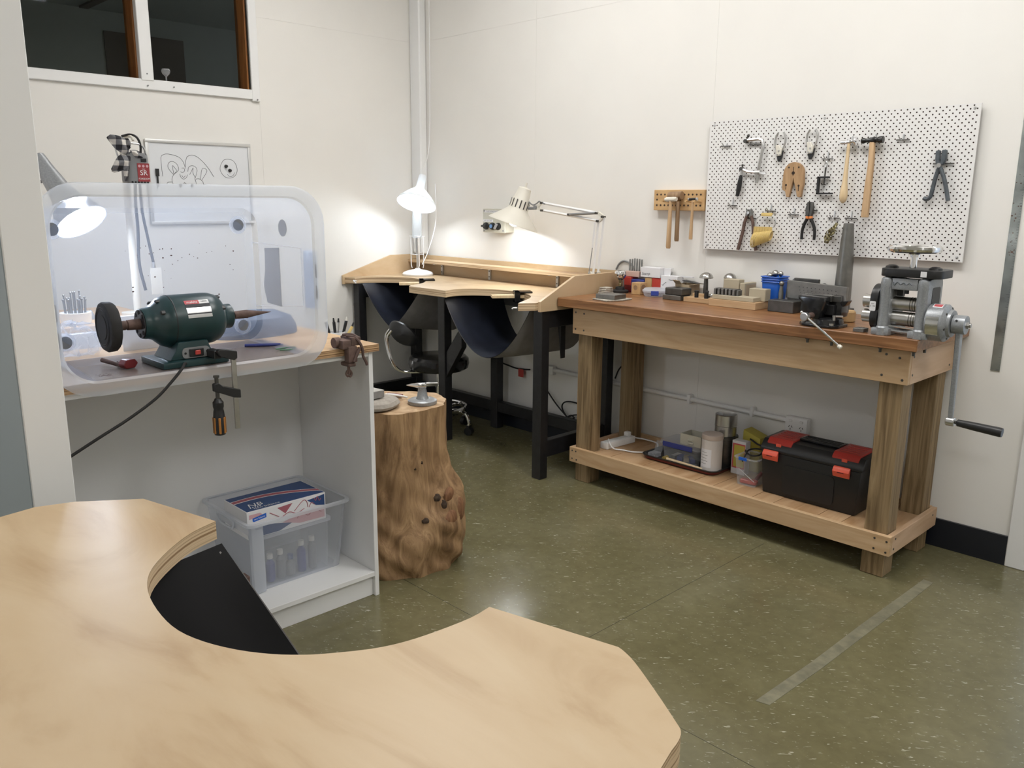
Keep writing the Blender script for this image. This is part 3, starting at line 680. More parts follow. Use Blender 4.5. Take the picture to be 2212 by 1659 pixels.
# things lying in the tub
m = M().lathe([(.0, 0), (.016, .002), (.021, .008), (.021, .018), (.012, .022), (0, .022)], (-2.515, .865, .9575), n=8)
t = thing('arbor_bit', 'dark red block and small mandrel lying beside the buffing motor', 'tool bit', (-2.53, .85, .958))
build('red_block', M().prism([(.85, .958), (.879, .958), (.890, .971), (.881, .984), (.853, .984), (.843, .971)], -2.53, -2.50, 'yz').rz(.25, (-2.515, .865)), 'dark_red', t, .002)
build('mandrel', M().cyl((-2.60, .822, .975), (-2.535, .852, .964), .007, .0055, 10).cyl((-2.585, .862, .966), (-2.54, .856, .968), .004, n=8), 'rust', t)
q = M(); random.seed(9)
for i in range(60):
    a = random.gauss(0, 1); b_ = random.gauss(0, 1); q.box(-2.452+.012*a, -2.451+.012*a, .783+.018*b_-.3*.012*a, .7845+.018*b_-.3*.012*a, .9570, .9578)
build('polishing_dust', q, dk, label='pinch of dark polishing dust on the tub floor', cat='dust', kind='stuff')
build('black_pen', M().cyl((-2.62, 1.285, .9625), (-2.56, 1.385, .9625), .0052, n=10).cyl((-2.56, 1.385, .9625), (-2.555, 1.393, .9625), .003, n=8), 'navy_plastic', label='dark pen lying on the tub floor right of the motor', cat='pen')
build('green_wire', M().tube([(-2.475, 1.335, .9605), (-2.46, 1.37, .9605), (-2.48, 1.395, .963), (-2.50, 1.36, .9605), (-2.49, 1.33, .962)], .0022, 6, 5), mat('green_wire_coat', (.08, .22, .12), .5), label='loop of green wire at the right end of the tub floor', cat='wire')

# ================================================================ F-clamp holding the motor
fc = thing('bar_clamp', 'black and orange F-clamp gripping the motor base to the worktop', 'clamp', (-2.366, 1.10, .75))
build('steel_bar', B(-2.371, -2.363, 1.114, 1.129, .755, .992), 'steel', fc, .001)
build('fixed_jaw', M().prism([(1.132, .997), (1.132, .976), (1.122, .970), (1.078, .985), (1.070, 1.000), (1.076, 1.008), (1.10, 1.006)], -2.376, -2.358, 'yz').box(-2.43, -2.3765, 1.068, 1.092, .9775, 1.002), 'black', fc, .002)
build('sliding_jaw', M().prism([(1.135, .878), (1.135, .852), (1.112, .856), (1.072, .875), (1.053, .882), (1.053, .905), (1.066, .908), (1.08, .896)], -2.376, -2.357, 'yz'), 'black', fc, .002)
build('screw', M().cyl((-2.366, 1.064, .858), (-2.366, 1.064, .926), .006, n=10).cyl((-2.366, 1.064, .924), (-2.366, 1.064, .93), .009, n=12), 'dark_steel', fc)
hd = build('handle', M().lathe([(.008, 0), (.0165, .003), (.0185, .02), (.018, .05), (.0155, .075), (.014, .082), (.016, .09), (.016, .103), (.011, .110), (.009, .115)], (-2.366, 1.064, .745), n=14), 'black', fc)
om = mat('orange_grip', (.42, .17, .035), .5)
for k in range(7):
    a = 2*pi*k/7+.3; build('orange_inlay', M().box(-2.366-.0035, -2.366+.0035, 1.064-.0195, 1.064-.0160, .752, .802).rz(a, (-2.366, 1.064)), om, hd, .0015)
# ================================================================ small table vise on the cabinet edge
sv = thing('table_vise', 'small dark iron table vise with a leather strap clamped to the cabinet top', 'vise', (-2.39, 1.545, .86))
build('vise_body', M().box(-2.425, -2.372, 1.512, 1.560, .9535, .984).box(-2.44, -2.37, 1.545, 1.583, .962, .992).box(-2.3955, -2.366, 1.530, 1.566, .906, .962), 'rust', sv, .005, 2)
build('jaw', M().cyl((-2.41, 1.500, .9735), (-2.41, 1.522, .9735), .018, n=14), 'rust', sv)
build('clamp_foot', M().box(-2.42, -2.368, 1.530, 1.560, .892, .905), 'rust', sv, .003)
build('thumb_screw', M().cyl((-2.385, 1.540, .866), (-2.385, 1.540, .9265), .005, n=10), 'rust', sv)
build('thumb_key', M().tube([(-2.385, 1.540, .880), (-2.385, 1.530, .868), (-2.385, 1.536, .858), (-2.385, 1.540, .861), (-2.385, 1.545, .856), (-2.385, 1.551, .867)], .0042, 8, 3, True), 'rust', sv)
lt = mat('brown_leather_thong', (.10, .06, .05), .7)
build('leather_strap', M().tube([(-2.40, 1.545, .994), (-2.375, 1.562, .990), (-2.362, 1.575, .968), (-2.360, 1.582, .945), (-2.361, 1.584, .925), (-2.360, 1.594, .905), (-2.360, 1.598, .893)], .005, 6, 4).tube([(-2.43, 1.550, .993), (-2.40, 1.566, .996), (-2.37, 1.578, .985)], .006, 6, 4).tube([(-2.362, 1.572, .955), (-2.3625, 1.56, .935), (-2.3625, 1.548, .91)], .006, 6, 4), lt, sv)

# ================================================================ storage box in the cabinet
SB = .0985
sb = thing('storage_box', 'clear plastic storage box on the cabinet shelf', 'box', (-2.7, 1.41, SB))
def frustum(x0, x1, y0, y1, z0, z1, tp_, r=.02, n=4):
    a = [(p[0], p[1], z0) for p in rrect(x0+tp_, x1-tp_, y0+tp_, y1-tp_, r, n)]; b_ = [(p[0], p[1], z1) for p in rrect(x0, x1, y0, y1, r, n)]
    k = len(a); return M().add(a+b_, [(i, (i+1) % k, k+(i+1) % k, k+i) for i in range(k)]+[tuple(range(k-1, -1, -1))])
build('shell', frustum(-2.880, -2.528, 1.218, 1.605, SB+.001, .362, .022), 'milky', sb)
m = M(); A = rrect(-2.880, -2.528, 1.218, 1.605, .02, 4); Bq = rrect(-2.893, -2.515, 1.205, 1.618, .028, 4); k = len(A)
m.add([(x, y, .362) for x, y in A]+[(x, y, .362) for x, y in Bq]+[(x, y, .352) for x, y in Bq], [(i, (i+1) % k, k+(i+1) % k, k+i) for i in range(k)]+[(k+i, k+(i+1) % k, 2*k+(i+1) % k, 2*k+i) for i in range(k)])
build('rim', m, 'clear_rim', sb)
build('corner_rib', M().box(-2.552, -2.530, 1.222, 1.268, SB+.004, .35), 'clear_rim', sb, .006, 2)
build('hand_hole', M().tube([(-2.76, 1.2135, .345), (-2.76, 1.2135, .322), (-2.74, 1.214, .312), (-2.67, 1.214, .312), (-2.65, 1.2135, .322), (-2.65, 1.2135, .345)], .004, 6, 4, True), 'clear_rim', sb)
ib = thing('bottle_tray', 'clear lidded tray of small bottles inside the storage box', 'tray', (-2.64, 1.39, SB+.003))
build('tray_shell', frustum(-2.725, -2.560, 1.240, 1.545, SB+.003, .285, .006, .012), 'milky', ib)
build('tray_lid', M().prism(rrect(-2.733, -2.552, 1.232, 1.553, .014, 4), .2855, .297), 'clear_rim', ib)
for i, (y, h, lk) in enumerate(((1.265, .05, 'cream'), (1.315, .085, 'cream'), (1.355, .09, 'cream'), (1.395, .06, 'navy'), (1.44, .10, 'cream'), (1.485, .105, 'cream'))):
    b_ = build('small_bottle', M().lathe([(.014, 0), (.016, .003), (.016, h*.8), (.007, h*.95), (.007, h)], (-2.59, y, SB+.008), n=12), ('grey_plastic', 'navy_plastic', 'grey_plastic')[i % 3], label='small bottle with a %s cap in the clear tray, %s from the left' % (('pale', 'dark')[lk == 'navy'], ('first', 'second', 'third', 'fourth', 'fifth', 'last')[i]), cat='bottle', group='small bottles in the clear tray')
    build('bottle_cap', M().cyl((-2.59, y, SB+.008+h+.0003), (-2.59, y, SB+.008+h+.018), .0105, n=12), lk, b_)
# shoe box
sh = thing('shoe_box', 'blue and white printed shoe box sitting on the bottle tray', 'shoe box', (-2.64, 1.372, .2975))
bx0, bx1, by0, by1, bz0, bz1 = -2.728, -2.556, 1.222, 1.530, .2975, .398
build('card_box', B(bx0, bx1, by0, by1, bz0, bz1), 'paper', sh, .001)
def patch(nm, pts, plane, val, k_):      # flat print
    q = M()
    if plane == 'z': q.add([(a, b, val) for a, b in pts], [tuple(range(len(pts)))])
    else: q.add([(val, a, b) for a, b in pts], [tuple(range(len(pts)))])
    return build(nm, q, k_, sh, flat=True)
def band(f0, f1, n=12): return [(f0(t/n), by0+.003+(by1-by0-.006)*t/n) for t in range(n+1)]+[(f1(t/n), by0+.003+(by1-by0-.006)*t/n) for t in range(n, -1, -1)]
patch('blue_lid_print', [(bx0+.003, by0+.003), (bx1-.003, by0+.003), (bx1-.003, by1-.003), (bx0+.003, by1-.003)], 'z', bz1+.0004, 'navy')
sw = lambda t: bx0+.058+.075*t**2.2-.012*sin(pi*t)*1.0
patch('white_swoosh', band(lambda t: sw(t)-.014, lambda t: sw(t)+.016), 'z', bz1+.0007, 'print_white')
patch('red_swoosh', band(lambda t: sw(t)-.010, lambda t: sw(t)+.012), 'z', bz1+.0010, 'maroon_print')
text('new balance', .020, (bx1-.017, by0+.085, bz1+.001), (0, 1, 0), (-1, 0, 0), 'print_white', sh)
text('NB', .042, (bx1-.05, by0+.055, bz1+.001), (0, 1, 0), (-1, 0, 0), 'print_white', sh, shear=.25)
for i in range(5): patch('logo_stripe', [(bx1-.036+.000, by0+.030+.009*i), (bx1-.036, by0+.034+.009*i), (bx1-.026, by0+.031+.009*i), (bx1-.026, by0+.027+.009*i)], 'z', bz1+.001, 'print_white')
xf = bx1+.0004
patch('blue_corner', [(by1-.075, bz1-.014), (by1-.004, bz1-.006), (by1-.004, bz1-.048), (by1-.04, bz1-.04)], 'x', xf, 'navy')
patch('blue_corner', [(by0+.003, bz0+.003), (by0+.12, bz0+.003), (by0+.17, bz0+.02), (by0+.10, bz0+.035), (by0+.003, bz0+.045)], 'x', xf, 'navy')
patch('pink_sketch', [(by0+.008, bz1-.012), (by0+.05, bz1-.012), (by0+.06, bz1-.022), (by0+.008, bz1-.028)], 'x', xf, 'pink_print')
patch('pink_sketch', [(by0+.13, bz0+.03), (by0+.22, bz0+.05), (by1-.06, bz0+.045), (by1-.006, bz0+.045), (by1-.006, bz0+.008), (by0+.20, bz0+.010)], 'x', xf, 'pink_print')
patch('maroon_sketch', [(by0+.115, bz1-.012), (by0+.175, bz1-.008), (by0+.145, bz1-.040)], 'x', xf, 'maroon_print')
sk = M()
for ln in ([(.18, .06), (.215, .09), (.23, .085), (.235, .062)], [(.24, .06), (.25, .075), (.262, .065)], [(.085, .078), (.12, .055)], [(.26, .09), (.268, .078), (.275, .092), (.282, .075), (.29, .082)], [(.13, .05), (.16, .062), (.19, .05), (.22, .06)], [(.19, .03), (.21, .05), (.235, .03), (.26, .048), (.29, .03)]):
    sk.tube([(xf, by0+a, bz0+b) for a, b in ln], .0014, 4, 4)
build('maroon_sketch', sk, 'maroon_print', sh)
patch('blue_tag', [(by0+.020, bz1-.026), (by0+.072, bz1-.018), (by0+.072, bz1-.034), (by0+.024, bz1-.040), (by0+.020, bz1-.036)], 'x', xf+.0003, 'blue')
text('new balance', .0085, (xf+.0005, by0+.046, bz1-.0295), (0, 1, .1), (0, -.1, 1), 'print_white', sh)
# dark tool half hidden behind the curved bench
dv = thing('iron_hand_vise', 'dark iron hand tool on the cabinet shelf beside the storage box', 'tool', (-2.50, 1.165, SB))
build('jaw_block', M().box(-2.52, -2.48, 1.135, 1.185, .175, .205).box(-2.515, -2.485, 1.145, 1.18, .135, .174), 'rust', dv, .004)
build('foot', M().box(-2.525, -2.475, 1.14, 1.19, SB+.0005, .115).cyl((-2.5, 1.165, .114), (-2.5, 1.165, .136), .012, n=10), 'rust', dv, .003)
build('tommy_bar', M().cyl((-2.47, 1.15, .118), (-2.47, 1.20, .112), .004, n=8).cyl((-2.49, 1.15, .119), (-2.468, 1.15, .117), .004, n=8), 'rust', dv)

# ================================================================ behind the tub
UX0, UX1, UY0, UY1 = -3.66, -3.10, .60, 1.235
un = thing('storage_unit', 'white storage unit with a wooden top seen through the tub', 'cabinet', (-3.4, .92, 0))
build('carcass', B(UX0, UX1, UY0, UY1, 0, .985), 'white', un, .002)
build('wood_top', B(UX0, UX1-.02, UY0, UY1, .9855, 1.004), 'ply_top2', un, .001)
build('upstand', B(UX1-.0195, UX1, 1.02, UY1, .9855, 1.032), 'white', un, .001)
bn = thing('bur_holder', 'white oval holder full of steel burs seen through the tub', 'tool holder', (-3.22, .945, 1.0045))
build('holder', M().lathe([(.045, 0), (.05, .004), (.052, .04), (.046, .041), (.044, .03), (0, .03)], (-3.22, .945, 1.0045), n=20), 'white_plastic', bn)
random.seed(4)
for i in range(16):
    a = 2*pi*i/16; r = .022 if i % 2 else .034; h = random.uniform(.05, .085)
    build('bur', M().cyl((-3.22+r*cos(a), .945+r*sin(a), 1.035), (-3.22+r*1.1*cos(a), .945+r*1.1*sin(a), 1.035+h), .0025, n=6).sphere((-3.22+r*1.1*cos(a), .945+r*1.1*sin(a), 1.035+h), .004, 6), 'grey_steel', bn)
for i, (y, w_) in enumerate(((1.02, .016), (1.085, .024))):
    build('felt_cone', M().lathe([(w_, 0), (w_*.8, w_), (w_*.3, w_*2), (0, w_*2.2)], (-3.30, y, 1.0045), n=14), 'grey_plastic', label=('small', 'larger')[i]+' grey felt cone standing on the wooden unit top', cat='polishing cone', group='felt cones on the storage unit')
# flex-shaft motor hanging from a white stand
ps = thing('motor_stand', 'white pole stand carrying the grey flex-shaft motor', 'stand', (-3.335, 1.235, 1.0325))
build('pole', M().cyl((-3.352, 1.21, 1.0045), (-3.352, 1.21, 1.66), .014, n=16), 'cream', ps)
build('hook', M().tube([(-3.352, 1.21, 1.655), (-3.33, 1.215, 1.668), (-3.30, 1.223, 1.668), (-3.29, 1.225, 1.655)], .005, 8, 4), 'cream', ps)
build('foot', M().cyl((-3.352, 1.19, 1.0045), (-3.352, 1.19, 1.012), .04, n=20), 'cream', ps)
fs_ = thing('flex_shaft_motor', 'grey hanging flex-shaft motor with a red label above the tub', 'motor', (-3.30, 1.228, 1.495))
def hous(z, g): return [(x, y, z) for x, y in rrect(-3.335, -3.262, 1.228-.044*g, 1.228+.042*g, .018, 5)]
Ls = [hous(z, g) for z, g in ((1.497, .86), (1.503, .94), (1.51, 1.0), (1.590, .98), (1.604, .93), (1.609, .80))]; n = len(Ls[0]); m = M(); fs = []
for j in range(len(Ls)-1): fs += [(j*n+i, j*n+(i+1) % n, (j+1)*n+(i+1) % n, (j+1)*n+i) for i in range(n)]
m.add([p for l_ in Ls for p in l_], fs+[tuple(range(n-1, -1, -1)), tuple(range((len(Ls)-1)*n, len(Ls)*n))])
hs = build('housing', m, 'grey_plastic', fs_)
for i in range(6):
    y = 1.200+i*.0112
    build('vent_slot', M().box(-3.2635, -3.2608, y-.003, y+.003, 1.4985, 1.5075), 'black', hs)
    build('vent_slot', M().box(-3.275, -3.264, y-.003, y+.003, 1.601, 1.6075), 'black', hs)
build('switch', B(-3.2619, -3.258, 1.236, 1.256, 1.577, 1.590), 'black', fs_, .001)
rl = build('red_label', B(-3.2619, -3.2606, 1.221, 1.265, 1.506, 1.572), 'crimson', fs_)
text('SR', .026, (-3.2605, 1.243, 1.537), (0, 1, 0), (0, 0, 1), 'print_white', rl)
text('FOREDOM', .0085, (-3.2605, 1.243, 1.516), (0, 1, 0), (0, 0, 1), 'print_white', rl)
text('SERIES', .004, (-3.2605, 1.243, 1.551), (0, 1, 0), (0, 0, 1), 'print_white', rl)
for i in range(3): build('printed_mark', M().cyl((-3.2606, 1.229+i*.014, 1.562), (-3.2602, 1.229+i*.014, 1.562), .005, n=10), 'pink_print', rl)
build('bail_handle', M().tube([(-3.30, 1.182, 1.565), (-3.30, 1.168, 1.60), (-3.30, 1.164, 1.632), (-3.30, 1.18, 1.643), (-3.30, 1.225, 1.645), (-3.30, 1.255, 1.640), (-3.30, 1.27, 1.62), (-3.30, 1.2735, 1.58)], .0038, 8, 5), 'silver', fs_)
build('cord', M().tube([(-3.30, 1.252, 1.605), (-3.30, 1.254, 1.64), (-3.30, 1.242, 1.668), (-3.31, 1.222, 1.676), (-3.33, 1.20, 1.67)], .0045, 8, 5), 'black', fs_)
build('flex_cable', M().tube([(-3.30, 1.223, 1.498), (-3.30, 1.218, 1.42), (-3.31, 1.222, 1.33), (-3.30, 1.212, 1.2), (-3.28, 1.220, 1.10)], .006, 8, 5).tube([(-3.30, 1.240, 1.498), (-3.295, 1.238, 1.40), (-3.295, 1.25, 1.30), (-3.29, 1.262, 1.20)], .0055, 8, 5), 'black', fs_)
build('handpiece', M().lathe([(.0045, 0), (.008, .01), (.009, .06), (.006, .09)], (-3.29, 1.262, 1.115), n=12), 'steel', fs_)
build('paper_tag', M().box(-3.262, -3.2605, 1.236, 1.278, 1.085, 1.185), 'cream', fs_)
gc = M()
def petal(cy, cz, ang_, ln, wd, bulge):
    def fn(u, v):
        s = (v-.5)*2; w2 = wd*(.35+.65*sin(pi*min(1, u*.9+.1)))
        a = u*ln; y = cy+a*cos(ang_)-s*w2*sin(ang_); z = cz+a*sin(ang_)+s*w2*cos(ang_)
        return (-3.27+bulge*sin(pi*u)+.008*sin(3*s+4*u), y, z)
    gc.grid(fn, 10, 8)
petal(1.20, 1.615, 2.55, .085, .026, .02); petal(1.195, 1.60, 3.9, .085, .024, .025); petal(1.19, 1.62, 1.5, .04, .016, .01); petal(1.20, 1.61, -.25, .05, .014, .015); petal(1.19, 1.59, 4.55, .085, .012, .012)
gcl = build('gingham_cloth', gc, 'gingham', label='black and white gingham cloth tied beside the flex-shaft motor', cat='cloth')
# grey lamp at the far left
gl_ = thing('grey_lamp', 'grey metal work lamp shining behind the left end of the tub', 'lamp', (-3.36, .80, 1.0045))
hp, hd_ = Vector((-3.33, .905, 1.585)), Vector((.20, .095, -.278)).normalized()
build('lamp_head', M().lathe([(.012, -.006), (.022, 0), (.026, .004), (.030, .07), (.034, .10), (.037, .135), (.045, .175), (.070, .23), (.092, .285), (.088, .284), (.040, .17), (.01, .165)], hp, hd_, 28), 'hammer_grey', gl_)
build('switch_knob', M().cyl(hp-hd_*.022, hp-hd_*.004, .005, n=10), 'cream', gl_)
build('knuckle', M().cyl((-3.36, .875, 1.49), (-3.31, .905, 1.50), .006, n=10).sphere((-3.36, .872, 1.49), .012, 10), 'chrome', gl_)
build('arm', M().tube([(-3.36, .872, 1.49), (-3.40, .80, 1.38), (-3.36, .80, 1.02)], .007, 8), 'hammer_grey', gl_)
build('base', M().lathe([(.085, 0), (.085, .008), (.07, .018), (.015, .022), (.0, .022)], (-3.36, .80, 1.0045), n=24), 'hammer_grey', gl_)
bp = hp+hd_*.268
build('bulb', M().sphere(tuple(bp), .036, 16), 'bulb_grey', gl_)
# loose things standing between the tub and the unit
build('card_sheet', M().prism([(.965, .953), (1.15, .953), (1.15, 1.045), (.965, 1.05)], -2.835, -2.83, 'yz').rot(.06, (0, 1, 0), (-2.83, 1, .953)), 'cream', label='beige card sheet standing behind the tub', cat='card')
random.seed(21)
cr = M().sphere((-2.855, .83, 1.0), .055, 22); cr.v = [(x*1+random.uniform(-.012, .012), .83+(y-.83)*1.35+random.uniform(-.014, .014), max(.953, z+random.uniform(-.016, .016))) for x, y, z in cr.v]
build('plastic_bag', cr, 'milky', label='crumpled clear plastic bag behind the left end of the tub', cat='bag', flat=True)
build('blue_pouch', M().lathe([(.14, 0), (.138, .03), (.12, .065), (.07, .088), (0, .094)], (0, 0, 0), n=28).xf(Matrix.Translation((-2.868, 1.45, .953)) @ Matrix.Diagonal((.65, 1.2, 1, 1))), mat('blue_vinyl', (.05, .09, .17), .5), label='dark blue domed pouch behind the right end of the tub', cat='pouch')
build('red_tubing', M().tube([(-2.80, 1.12, .957), (-2.79, 1.2, .99), (-2.80, 1.28, .985), (-2.79, 1.2, .957), (-2.80, 1.14, .966)], .003, 6, 5), mat('pink_tubing', (.55, .25, .24), .3), label='loop of reddish tubing behind the tub', cat='tube')
# pen cup beyond the cabinet's right end
lu = thing('low_unit', 'low white unit behind the cabinet holding the pen cup', 'cabinet', (-3.25, 1.65, 0))
build('carcass', B(-3.45, -3.045, 1.245, 2.08, 0, .785), 'white', lu, .002)
pc = thing('pen_cup', 'white cup beyond the right end of the cabinet', 'cup', (-3.10, 1.945, .7855))
build('cup', M().lathe([(.034, 0), (.038, .1), (.035, .1), (.032, .01), (0, .01)], (-3.10, 1.945, .7855), n=20), 'white_plastic', pc)
random.seed(8)
for i, (dy, h, k_, nm) in enumerate(((-.022, .148, 'black', 'black pen with a pale tip at the left of the white cup'), (-.008, .145, 'black', 'plain black pen in the middle of the white cup'), (.004, .14, 'silver', 'silver pen in the middle of the white cup'), (.012, .145, 'black', 'black and cream brush leaning right in the white cup'), (.022, .115, 'yellow', 'yellow pen leaning over the rim of the white cup'))):
    ly = dy*2.4 if i < 3 else dy*3.6
    o = build('pen', M().cyl((-3.10+.01*(i % 2), 1.945+dy*.4, .797), (-3.095+.01*(i % 2), 1.945+ly, .7855+h), .0065 if k_ != 'silver' else .004, n=10), k_, label=nm, cat='pen', group='pens in the white cup')
    build('pen_tip', M().cyl((-3.095+.01*(i % 2), 1.945+ly*1.005, .7855+h+.0005), (-3.095+.01*(i % 2), 1.945+ly*1.09, .7855+h+.018), .005, .003, 8), 'cream' if i in (0, 3) else 'black', o)
# ================================================================ on the stump
av = thing('bench_anvil', 'small grey steel horn anvil on the tree stump', 'anvil', (-2.56, 1.99, STZ+.001))
ac = (-2.56, 1.99)
build('base', M().lathe([(.056, 0), (.058, .004), (.058, .014), (.052, .018), (.026, .021), (.0, .021)], (ac[0], ac[1], STZ+.001), n=32), 'hammer_grey', av)
build('pedestal', M().lathe([(.026, .021), (.021, .03), (.016, .06), (.018, .068)], (ac[0], ac[1], STZ+.001), n=20), 'hammer_grey', av)
hz = STZ+.070
hm = M().lathe([(.0015, -.062), (.006, -.04), (.012, -.018), (.016, 0), (.014, .016), (.010, .018)], (0, 0, 0), (1, 0, 0), 14)
hm.v = [(x, y, min(z, .008)) for x, y, z in hm.v]
hm.prism([(.012, -.012), (.062, -.012), (.062, .012), (.012, .012)], -.003, .008)
hm.add([(.012, -.012, -.003), (.062, -.012, .002), (.062, .012, .002), (.012, .012, -.003), (.0, -.014, -.014), (.0, .014, -.014)], [(0, 1, 2, 3), (4, 0, 3, 5)])
hm.xf(Matrix.Translation((ac[0], ac[1], hz+.006)) @ Matrix.Rotation(radians(52), 4, 'Z'))
build('horn_and_face', hm, 'chrome', av)
random.seed(6)
sbg = M().lathe([(.07, 0), (.092, .008), (.098, .018), (.09, .032), (.06, .042), (0, .044)], (0, 0, 0), n=28)
sbg.v = [(x*1.0, y*1.15, z+.003*sin(x*60)*cos(y*50) if z > .001 else z) for x, y, z in sbg.v]
sbg.xf(Matrix.Translation((-2.63, 1.800, STZ+.001)))
build('sandbag', sbg, 'sand', label='grey canvas sandbag on the left of the tree stump', cat='sandbag')
build('steel_block', M().box(-2.66, -2.585, 1.735, 1.825, STZ+.048, STZ+.076).rz(.1, (-2.62, 1.79)), 'steel', label='bright steel block lying on the sandbag', cat='block', bev=.001)
build('scraper', M().tube([(-2.70, 1.88, STZ+.024), (-2.70, 1.93, STZ+.022), (-2.68, 1.97, STZ+.014), (-2.65, 1.985, STZ+.010)], [.006, .004], 8, 4), 'white_plastic', label='slim white-handled scraper lying behind the sandbag', cat='scraper')
build('red_file', M().cyl((-2.745, 1.955, STZ+.010), (-2.69, 1.99, STZ+.010), .009, .007, 10), 'dark_red', label='dark red file lying behind the sandbag', cat='file')

# ================================================================ stool
st = thing('work_stool', 'black upholstered swivel stool tucked under the jeweller desk', 'stool', (-4.02, 3.26, 0))
sx_, sy_ = -4.02, 3.26
build('seat', M().lathe([(.0, .405), (.165, .405), (.185, .418), (.192, .445), (.188, .475), (.17, .492), (.0, .498)], (sx_, sy_, 0), n=36), 'black_gloss', st)
build('column', M().cyl((sx_, sy_, .125), (sx_, sy_, .30), .024, n=16).cyl((sx_, sy_, .30), (sx_, sy_, .404), .015, n=16), 'chrome', st)
build('foot_ring', M().tube([(sx_+.17*cos(2*pi*k/28), sy_+.17*sin(2*pi*k/28), .165) for k in range(28)], .009, 8, closed=True), 'chrome', st)
for k in range(5):
    a = 2*pi*k/5+.35; c_, s__ = cos(a), sin(a)
    lg = build('leg', M().tube([(sx_+.02*c_, sy_+.02*s__, .135), (sx_+.12*c_, sy_+.12*s__, .15), (sx_+.19*c_, sy_+.19*s__, .135), (sx_+.215*c_, sy_+.215*s__, .085), (sx_+.215*c_, sy_+.215*s__, .06)], .011, 10, 4), 'chrome', st)
    cx_, cy_ = sx_+.215*c_, sy_+.215*s__
    build('castor', M().cyl((cx_-.018*s__, cy_+.018*c_, .026), (cx_+.018*s__, cy_-.018*c_, .026), .026, n=16).box(cx_-.012, cx_+.012, cy_-.012, cy_+.012, .045, .062), 'black', lg)
def pad(u, v):
    a = (u-.5)*2; b_ = (v-.5)*2
    return a, b_
bk = M().lathe([(.0, -.024), (.6, -.022), (.92, -.012), (1.0, 0), (.92, .012), (.6, .022), (0, .024)], (0, 0, 0), (0, 1, 0), 32)
bk.v = [(x*.105, y+.35*(x*.105)**2/.105, z*.060) for x, y, z in bk.v]
bk.xf(Matrix.Translation((-4.105, 3.045, .640)) @ Matrix.Rotation(radians(38), 4, 'Z') @ Matrix.Rotation(radians(36), 4, 'Y'))
build('backrest', bk, 'black', st)
for d in (-.03, .03):
    build('back_bar', M().tube([(-4.16+d, 3.00-d*.5, .665), (-4.185+d, 2.985-d*.5, .62), (-4.18+d, 2.99-d*.5, .54), (-4.15+d, 3.01-d*.4, .44), (-4.12+d*.8, 3.06, .40), (-4.05+d*.6, 3.18, .397)], .008, 8, 4), 'chrome', st)

# ================================================================ round-based white lamp in the corner
l1 = thing('corner_desk_lamp', 'lit white cone desk lamp on a round base in the room corner', 'lamp', (-4.53, 3.50, DT+.001))
bx, by = -4.53, 3.50
build('base', M().lathe([(.102, 0), (.104, .004), (.104, .012), (.095, .022), (.06, .034), (.02, .041), (.016, .048), (0, .048)], (bx, by, DT+.001), n=36), 'white_plastic', l1)
z0 = DT+.05
for dx, dy in ((-.045, -.02), (.045, -.02), (-.035, .02), (.04, .02)):
    build('wire_stay', M().tube([(bx+dx*.8, by+dy, z0), (bx+dx, by+dy, z0+.02), (bx+dx, by+dy, 1.205)], .003, 6), 'white_plastic', l1)
build('stay_ring', M().tube([(bx-.052, by-.024, 1.205), (bx+.052, by-.024, 1.205), (bx+.05, by+.024, 1.205), (bx-.05, by+.024, 1.205)], .003, 6, closed=True).tube([(bx-.046, by-.022, 1.085), (bx+.046, by-.022, 1.085), (bx+.042, by+.022, 1.085), (bx-.042, by+.022, 1.085)], .0025, 6, closed=True), 'white_plastic', l1)
build('spring_tube', M().cyl((bx, by, z0-.002), (bx, by, 1.10), .009, n=12).cyl((bx, by, 1.10), (bx, by, 1.195), .020, n=14), 'silver', l1)
build('clear_post', M().cyl((bx-.004, by, 1.196), (bx+.006, by, 1.47), .032, n=16), 'acrylic', l1)
top = Vector((-4.465, 3.505, 1.60)); dn = Vector((.044, -.098, -.20)).normalized()
shp = [(.020, 0), (.024, .002), (.028, .085), (.036, .10), (.060, .120), (.090, .150), (.120, .185), (.132, .205), (.128, .205), (.085, .153), (.034, .108), (.0, .10)]
shade_m = clear('lamp_shade_plastic', (.9, .95, 1), (.84, .86, .88), .995, 1.0, .4, .28)
build('shade', M().lathe(shp, top, dn, 36), shade_m, l1)
build('cord', M().tube([top, top+Vector((.0, .0, .05)), (-4.46, 3.55, 1.75), (-4.50, 3.60, 2.1), (-4.5, 3.605, CH-.01)], .003, 6, 5).tube([(bx+.05, by, 1.02), (-4.47, 3.55, 1.12), (-4.455, 3.60, 1.3), (-4.455, 3.60, 1.55)], .003, 6, 5), 'white_plastic', l1)
bpos = top+dn*.165
build('bulb', M().sphere(tuple(bpos), .045, 18), 'bulb_cool', l1)

